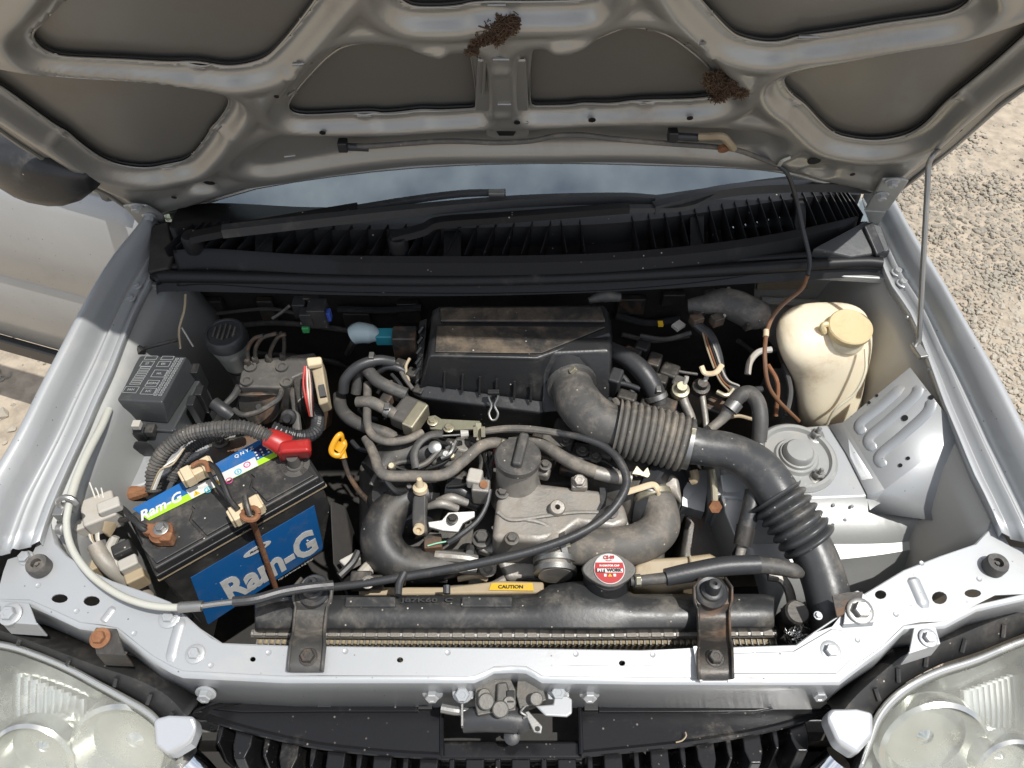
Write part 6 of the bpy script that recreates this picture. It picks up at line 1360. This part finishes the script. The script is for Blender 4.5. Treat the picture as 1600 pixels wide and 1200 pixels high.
# straps over the tank with rubber bushes
def strap(lab_, top, foot, bush, bf, mt_):
    b_ = thing('radiator_strap', lab_, 'bracket', Z(foot[0], foot[1], .78), 'radiator straps')
    (x0, y0), (x1, y1) = top, foot; w_ = 66
    prof = [(0, .0, .806), (.10, 0, .808), (.24, 0, .806), (.32, 0, .792), (.40, 0, .790), (.52, 0, .792), (.62, 0, .806), (.70, 0, .830), (.78, 0, .836), (.9, 0, .836), (1, 0, .835)]
    rows = []
    for t, _, z in prof:
        x = x0 + (x1 - x0) * t; y = y0 + (y1 - y0) * t
        ww = w_ * (.62 if t < .05 else .95 if t < .2 else .92 if t < .3 else .78 if t < .7 else .86)
        a = Z(x - ww / 2, y, z); b = Z(x + ww / 2, y, z); e = V((0, 0, .008))
        rows.append([a + e, a, a.lerp(b, .15) + V((0, 0, -.001)), a.lerp(b, .85) + V((0, 0, -.001)), b, b + e])
    M().loft(rows, closed=False).build('strap', mt_, b_, ang=60, solid=.003, off=-1)
    p = Z(bush[0], bush[1], .809)
    M().lathe(p, ez, [(.022, -.004), (.022, .001), (.019, .004), (.015, .003), (.014, .007), (.011, .009), (.0095, .009), (.009, .022), (.007, .026), (.003, .027), (.001, .022)], 28).build('bush', rubber, b_)
    bolt(Z(bf[0], bf[1], .837), .0085, darkst, b_, washer=1.3); return b_
strap('black strap with rubber bush over the tank on the battery side', (492, 905), (478, 1050), (491, 922), (482, 1027), rubberg)
strap('rusty black strap with rubber bush over the tank near the duct', (1112, 905), (1117, 1062), (1111, 925), (1117, 1029), darkst)
# shroud, label, drain details
M().prism(W([(560, 916, .735), (700, 916, .735), (780, 906, .735), (850, 908, .735), (850, 926, .735), (560, 930, .735)]), V((0, 0, -.02))).build('fan_shroud', tan, ra, bevel=.004)
ylb = M().prism(W([(768, 911, .737), (832, 911, .737), (834, 923, .737), (764, 922, .737)]), V((0, 0, -.0008))).build('warning_label', yellowp, ra)
text('CAUTION', Z(798, 917, .738), V((1, 0, 0)), V((0, 1, 0)), .007, blackpr, 'lettering', ylb, 0, .0002, .0001, .035)
M().prism(W([(990, 882, .752), (1010, 870, .755), (1060, 868, .755), (1110, 862, .755), (1128, 872, .752), (1135, 908, .745), (1040, 925, .742), (985, 915, .745)]), V((0, 0, -.05))).build('shroud_cover', tan, ra, bevel=.008, seg=3)
M().tube(W([(1078, 868, .757), (1080, 882, .757), (1082, 895, .755)]), .0016, n=6).build('shroud_rib', tan, ra)
for x, y, s in ((565, 908, .03), (588, 910, .02), (625, 905, .016)): M().box(Z(x, y, .76), s, s * .8, .02).build('lug', darkst, ra, bevel=.003)
T([(622, 930, .785), (624, 912, .785), (632, 895, .785)], 12, n=10).build('pipe_clip', rubber, ra); T([(698, 928, .77), (698, 915, .772)], 12, n=10).build('pipe_clip', rubber, ra)
bolt(Z(575, 910, .772), .006, alu, ra)
# overflow hose
oh = thing('overflow_hose', 'black sleeved overflow hose running right from the radiator cap', 'hose', Z(1120, 892, .78))
T([(985, 908, .80), (1010, 906, .80), (1048, 902, .80)], [15, 17, 18], n=14).build('hose', rubberg, oh)
T([(1040, 902, .80), (1075, 895, .802), (1130, 885, .805), (1185, 882, .805)], [27, 30, 31, 30], n=18).build('sleeve', rubber, oh)
T([(1178, 882, .805), (1215, 886, .803), (1240, 892, .80), (1250, 896, .79)], [26, 26, 24, 16], n=16).build('tail', rubberg, oh)
# service port and foil by the radiator end
pt = thing('service_port', 'brown capped refrigerant port at the end of the radiator', 'valve', Z(1238, 965, .72))
M().lathe(Z(1238, 962, .765), V((.1, -.1, 1)), [(.013, -.03), (.013, 0), (.016, .001), (.0165, .016), (.014, .019), (.001, .019)], 22).build('cap', darkst, pt)
T([(1222, 950, .765), (1226, 965, .76), (1232, 975, .75)], 6, n=8).build('tether', darkst, pt)
T([(1240, 975, .74), (1240, 1000, .72)], 30, n=14, sm=1).build('body', alu, pt)
fo = M(); rnd = random.Random(2)
for i in range(26):
    c = Z(1246 + rnd.uniform(-14, 14), 988 + rnd.uniform(-12, 12), .765 + rnd.uniform(0, .012)); a = [c + V((rnd.gauss(0, .006), rnd.gauss(0, .006), rnd.gauss(0, .005))) for _ in range(4)]
    fo.add(a, [(0, 1, 2), (0, 2, 3)])
tag(fo.build('foil_scrap', foil, ang=1, solid=.0003), 'crumpled shiny foil scrap below the brown capped port', 'foil')
# condenser pipework right of radiator
T([(1200, 900, .74), (1222, 905, .74), (1235, 930, .73), (1240, 975, .71)], 16, n=10).build('condenser_pipe', alu, ra)
# zip tie
zt = thing('zip_tie', 'white nylon cable tie hanging over the front panel', 'cable tie', RIM(1096, 1060))
M().tube([RIM(1086, 1010, -.008), RIM(1090, 1035, -.009), RIM(1095, 1058, -.0085), RIM(1096, 1064, -.018), Z(1097, 1078, .762)], .0026, n=6, flat=.5).build('strap', tie, zt)
M().box(Z(1097, 1082, .762), .011, .012, .009).build('head', tie, zt, bevel=.002)
T([(1096, 1086, .756), (1098, 1096, .752)], 6, n=6, sm=1).build('tail', tie, zt)
# low dark bits right of the battery, tray edge
tr_ = thing('battery_tray', 'black plastic tray edge and clip right of the battery', 'tray', Z(545, 870, .6))
M().slab(W([(515, 780, .72), (540, 790, .70), (552, 860, .68), (535, 905, .68), (520, 880, .70)]), .55).build('side', darkbay, tr_, bevel=.003)
M().prism(W([(528, 875, .72), (560, 858, .72), (565, 872, .715), (540, 886, .715)]), V((0, 0, -.02))).build('clip', greyc, tr_, bevel=.003)
M().prism(W([(526, 828, .66), (545, 826, .66), (547, 858, .65), (534, 864, .65)]), V((0, 0, -.02))).build('pale_plate', greyc, tr_, bevel=.002)
M().tube(W([(530, 900, .72), (550, 880, .72), (560, 862, .72)]), .006, n=8).build('strap', blackd, tr_)

# ------------------------------------------------------------------ small clutter and fixings
for x, y, z in ((800, 842, .775), (955, 800, .775), (985, 846, .725), (880, 860, .728), (785, 770, .776)): bolt(Z(x, y, z), .0065, aludk, en)
M().tube(W([(778, 800, .7735), (800, 812, .7755), (850, 806, .7755), (900, 800, .775), (935, 800, .774)]), .0028, n=8, flat=.5).build('casting_rib', alu, en)
M().tube(W([(770, 826, .757), (800, 812, .770), (840, 815, .773), (870, 830, .765)]), .0035, n=8).build('casting_rib', alu, en)
# throttle body casting and linkage behind the hose
for x, y, z, sx, sy, sz, m_ in ((700, 720, .755, .05, .035, .03, aludk), (722, 700, .765, .03, .025, .02, alu), (668, 735, .745, .04, .03, .03, aludk), (610, 735, .74, .04, .03, .02, darkst), (715, 748, .75, .03, .02, .03, darkst), (845, 690, .76, .03, .025, .03, darkst), (890, 675, .77, .05, .03, .03, darkst), (825, 700, .76, .02, .02, .02, alu), (980, 700, .76, .03, .03, .03, aludk)):
    M().box(Z(x, y, z), sx, sy, sz, V((1, -.25, 0)), V((.25, 1, 0))).build('casting', m_, en, bevel=.006)
for x, y, r in ((706, 712, .006), (660, 728, .005), (728, 712, .006), (712, 735, .005), (612, 728, .006), (640, 760, .005), (898, 668, .006), (958, 745, .005)): M().lathe(Z(x, y, .778), V((0, -.4, 1)), [(r, -.01), (r, .003), (r * .7, .005), (.001, .005)], 8).build('bolt', zincy if r > .005 else aludk, en)
for pts, w_, m_ in (([(600, 720, .77), (640, 735, .765), (690, 725, .775), (715, 700, .785)], 5, wirek), ([(735, 690, .79), (748, 705, .79), (750, 730, .785), (742, 748, .79)], 5, wirek), ([(780, 690, .785), (772, 712, .79), (764, 735, .785), (758, 755, .785)], 5, rubber), ([(880, 700, .78), (900, 715, .782), (940, 720, .78), (965, 735, .775)], 6, wirek), ([(700, 760, .77), (720, 758, .775), (738, 752, .785)], 5, wirek), ([(600, 770, .76), (596, 800, .77), (590, 830, .765)], 3, wirek)):
    T(pts, w_, n=7).build('wire', m_, en)
M().lathe(Z(780, 703, .795), V((0, -.3, 1)), [(.004, 0), (.004, .006), (.001, .007)], 10).build('orange_seal', redm, en)
# hoses and plugs filling the corner left of the filter box
k = thing('vacuum_tubing', 'tangle of thin vacuum tubes at the left end of the filter box', 'tubing', Z(620, 600, .72))
for pts, w_, m_ in (([(612, 585, .80), (625, 600, .80), (640, 625, .795), (655, 640, .785)], 6, rubber), ([(620, 568, .81), (632, 590, .805), (645, 608, .80)], 7, hoseg), ([(590, 615, .785), (600, 600, .79), (618, 596, .79)], 6, hoseg), ([(600, 655, .785), (615, 640, .79), (630, 630, .79)], 4, wirek), ([(640, 560, .815), (634, 575, .81), (640, 600, .80)], 5, tan), ([(560, 640, .76), (570, 650, .765), (590, 655, .77)], 6, rubber), ([(550, 690, .74), (560, 700, .745), (575, 705, .75)], 8, rubber)):
    T(pts, w_, n=8).build('tube', m_, k)
for x, y, z, m_ in ((626, 572, .80, darkst), (645, 586, .80, darkst), (620, 615, .79, aludk), (604, 626, .79, darkst), (655, 612, .785, blackd)): M().box(Z(x, y, z), .018, .018, .02, V((1, -.4, 0)), V((.4, 1, 0))).build('fitting', m_, k, bevel=.003)
# dark clutter behind the bellows
k = thing('valve_cluster', 'grimy valves and pipes crowding the shade behind the bellows', 'pipework', Z(1000, 600, .70))
for x, y, z, s, m_ in ((985, 560, .79, .03, darkst), (1003, 545, .79, .024, blackd), (1045, 585, .78, .03, darkst), (1060, 600, .785, .022, aludk), (1012, 640, .775, .03, darkst), (955, 635, .79, .022, rubber), (985, 640, .785, .025, aludk), (1060, 650, .76, .03, darkst), (1115, 640, .76, .03, darkst)):
    M().box(Z(x, y, z), s, s, s, V((1, -.5, 0)), V((.5, 1, 0))).build('body', m_, k, bevel=.005)
for pts, w_, m_ in (([(950, 580, .80), (975, 590, .80), (990, 615, .79)], 10, rubber), ([(1040, 570, .79), (1060, 580, .79), (1090, 585, .79)], 5, aludk), ([(1000, 525, .82), (1040, 530, .82), (1080, 520, .83)], 8, blackd), ([(1120, 660, .76), (1150, 650, .76), (1175, 655, .75)], 6, tan), ([(1200, 570, .80), (1215, 600, .79), (1212, 650, .75)], 7, rustm), ([(1225, 570, .78), (1235, 610, .77), (1228, 650, .75)], 9, rubberg), ([(960, 625, .80), (968, 640, .80), (972, 655, .80)], 13, hoseg)):
    T(pts, w_, n=8).build('pipe', m_, k)
# fixings on the aprons and the left shelf
for x, y in ((160, 735), (172, 690), (180, 760)): M().lathe(Z(x, y, .762), V((.5, 0, 1)), [(.006, 0), (.005, .003), (.001, .004)], 10).build('spot_weld', silver, apL)
for x, y, o in ((1410, 520, -.07), (1408, 540, -.09)): M().tube([RIM(x + 12 * cos(a) , y + 22 * sin(a), o) for a in [2 * pi * i / 16 for i in range(17)]], .0022, n=6, sm=1).build('pressed_ring', apron_m, apR)
M().tube([RIM(1400, 470, -.05), RIM(1412, 500, -.08), RIM(1416, 540, -.12)], .012, n=10, flat=.6).build('corner_swage', apron_m, apR)
M().tube([RIM(1375, 462, -.04), RIM(1372, 480, -.06), RIM(1370, 500, -.09)], .007, n=8).build('corner_swage', apron_m, apR)
for i in range(9):
    t = i / 8; q = RIM(1400 + 138 * t, 455 + 325 * t, -.006); M().lathe(q, V((-1, 0, .4)), [(.0028, 0), (.002, .0014), (.0005, .0016)], 8).build('spot_weld', silver, apR)
# dry twig on the grille cover and a few leaf scraps along the panel
tag(M().tube(W([(1056, 1160, .746), (1066, 1157, .748), (1072, 1150, .75), (1071, 1144, .749)]), .0009, n=5).build('dry_twig', tan), 'curled dry twig lying on the right grille cover', 'twig')
# worm-drive clamps on the hose ends
def clampring(o, a, b, wpx):
    a = Z(*a); b = Z(*b); r = PX(a, wpx) * 1.12; d = (b - a).normalized()
    M().lathe(a, d, [(r, -.0042), (r * 1.03, -.0042), (r * 1.03, .0042), (r, .0042)], 22).build('hose_clamp', zinc, o)
    M().box(a + V((0, -.003, r)), .007, .011, .007, d, d.orthogonal()).build('clamp_screw', zincy, o, bevel=.001)
clampring(bh, (786, 695, .792), (800, 700, .785), 18)
clampring(rh, (885, 860, .748), (905, 856, .752), 56)
clampring(oh, (996, 907, .80), (1010, 906, .80), 17)
clampring(idt, (1076, 694, .822), (1095, 698, .822), 70)
clampring(idt, (893, 600, .832), (897, 612, .834), 68)
# bumper and the fender noses that carry the lamps (just below the picture)
bp = []
for x in [-.74 + 1.48 * i / 24 for i in range(25)]:
    k = (abs(x) / .74) ** 4 * .16; bp.append([V((x, y + k, z)) for y, z in ((.20, .585), (.06, .60), (-.06, .585), (-.10, .54), (-.105, .42), (-.09, .32), (-.04, .27), (.15, .26))])
M().loft(bp).build('bumper', silver, car, ang=180)
for s in (-1, 1):
    M().loft([[V((s * .695, y, z)) for y, z in ((.02, .60), (.12, .70), (.30, .765), (.44, .79))], [V((s * .73, y, z)) for y, z in ((.0, .58), (.10, .68), (.30, .74), (.44, .77))], [V((s * .745, y, z)) for y, z in ((.04, .40), (.12, .42), (.30, .42), (.44, .42))]], closed=False).build('fender_nose', silver, car, ang=180, solid=.003)
for hl_, s in ((h1, -1), (h2, 1)):
    M().box(V((s * .56, .16, .575)), .28, .30, .02).build('lamp_base', bez, hl_, bevel=.005)
# pipes, brackets and looms dimly seen on the firewall
k = thing('firewall_pipework', 'thin pipes and brackets running along the dark firewall behind the engine', 'pipework', V((-.1, .97, .60)))
for l, w_, m_ in (([(300, 520), (360, 500), (430, 492), (520, 500), (600, 512), (650, 505)], 9, rubberg), ([(240, 480), (330, 478), (420, 470), (470, 478)], 6, aludk), ([(530, 470), (600, 472), (660, 468)], 12, rubber), ([(960, 480), (1010, 492), (1060, 486)], 12, rubber), ([(970, 510), (1020, 520), (1075, 512)], 8, aludk), ([(1150, 520), (1180, 540), (1210, 535)], 8, rubberg), ([(400, 540), (470, 545), (540, 560), (560, 600)], 10, blackd)):
    p = [fwp(x, y) + V((0, -.02, 0)) for x, y in l]; M().tube(p, [PX(q, w_) for q in p], n=8).build('pipe', m_, k)
for x, y, a, b in ((420, 476, .03, .05), (560, 492, .05, .04), (640, 480, .04, .05), (985, 470, .05, .04), (1050, 460, .04, .03), (330, 470, .05, .03)):
    M().box(fwp(x, y) + V((0, -.01, 0)), a, .014, b).build('bracket', darkst, k, bevel=.003)
p = [fwp(545, 540) + V((0, -.02, 0)), Z(556, 530, .80), Z(566, 524, .812)]; M().tube(p, .006, n=8).build('stay', aludk, k)
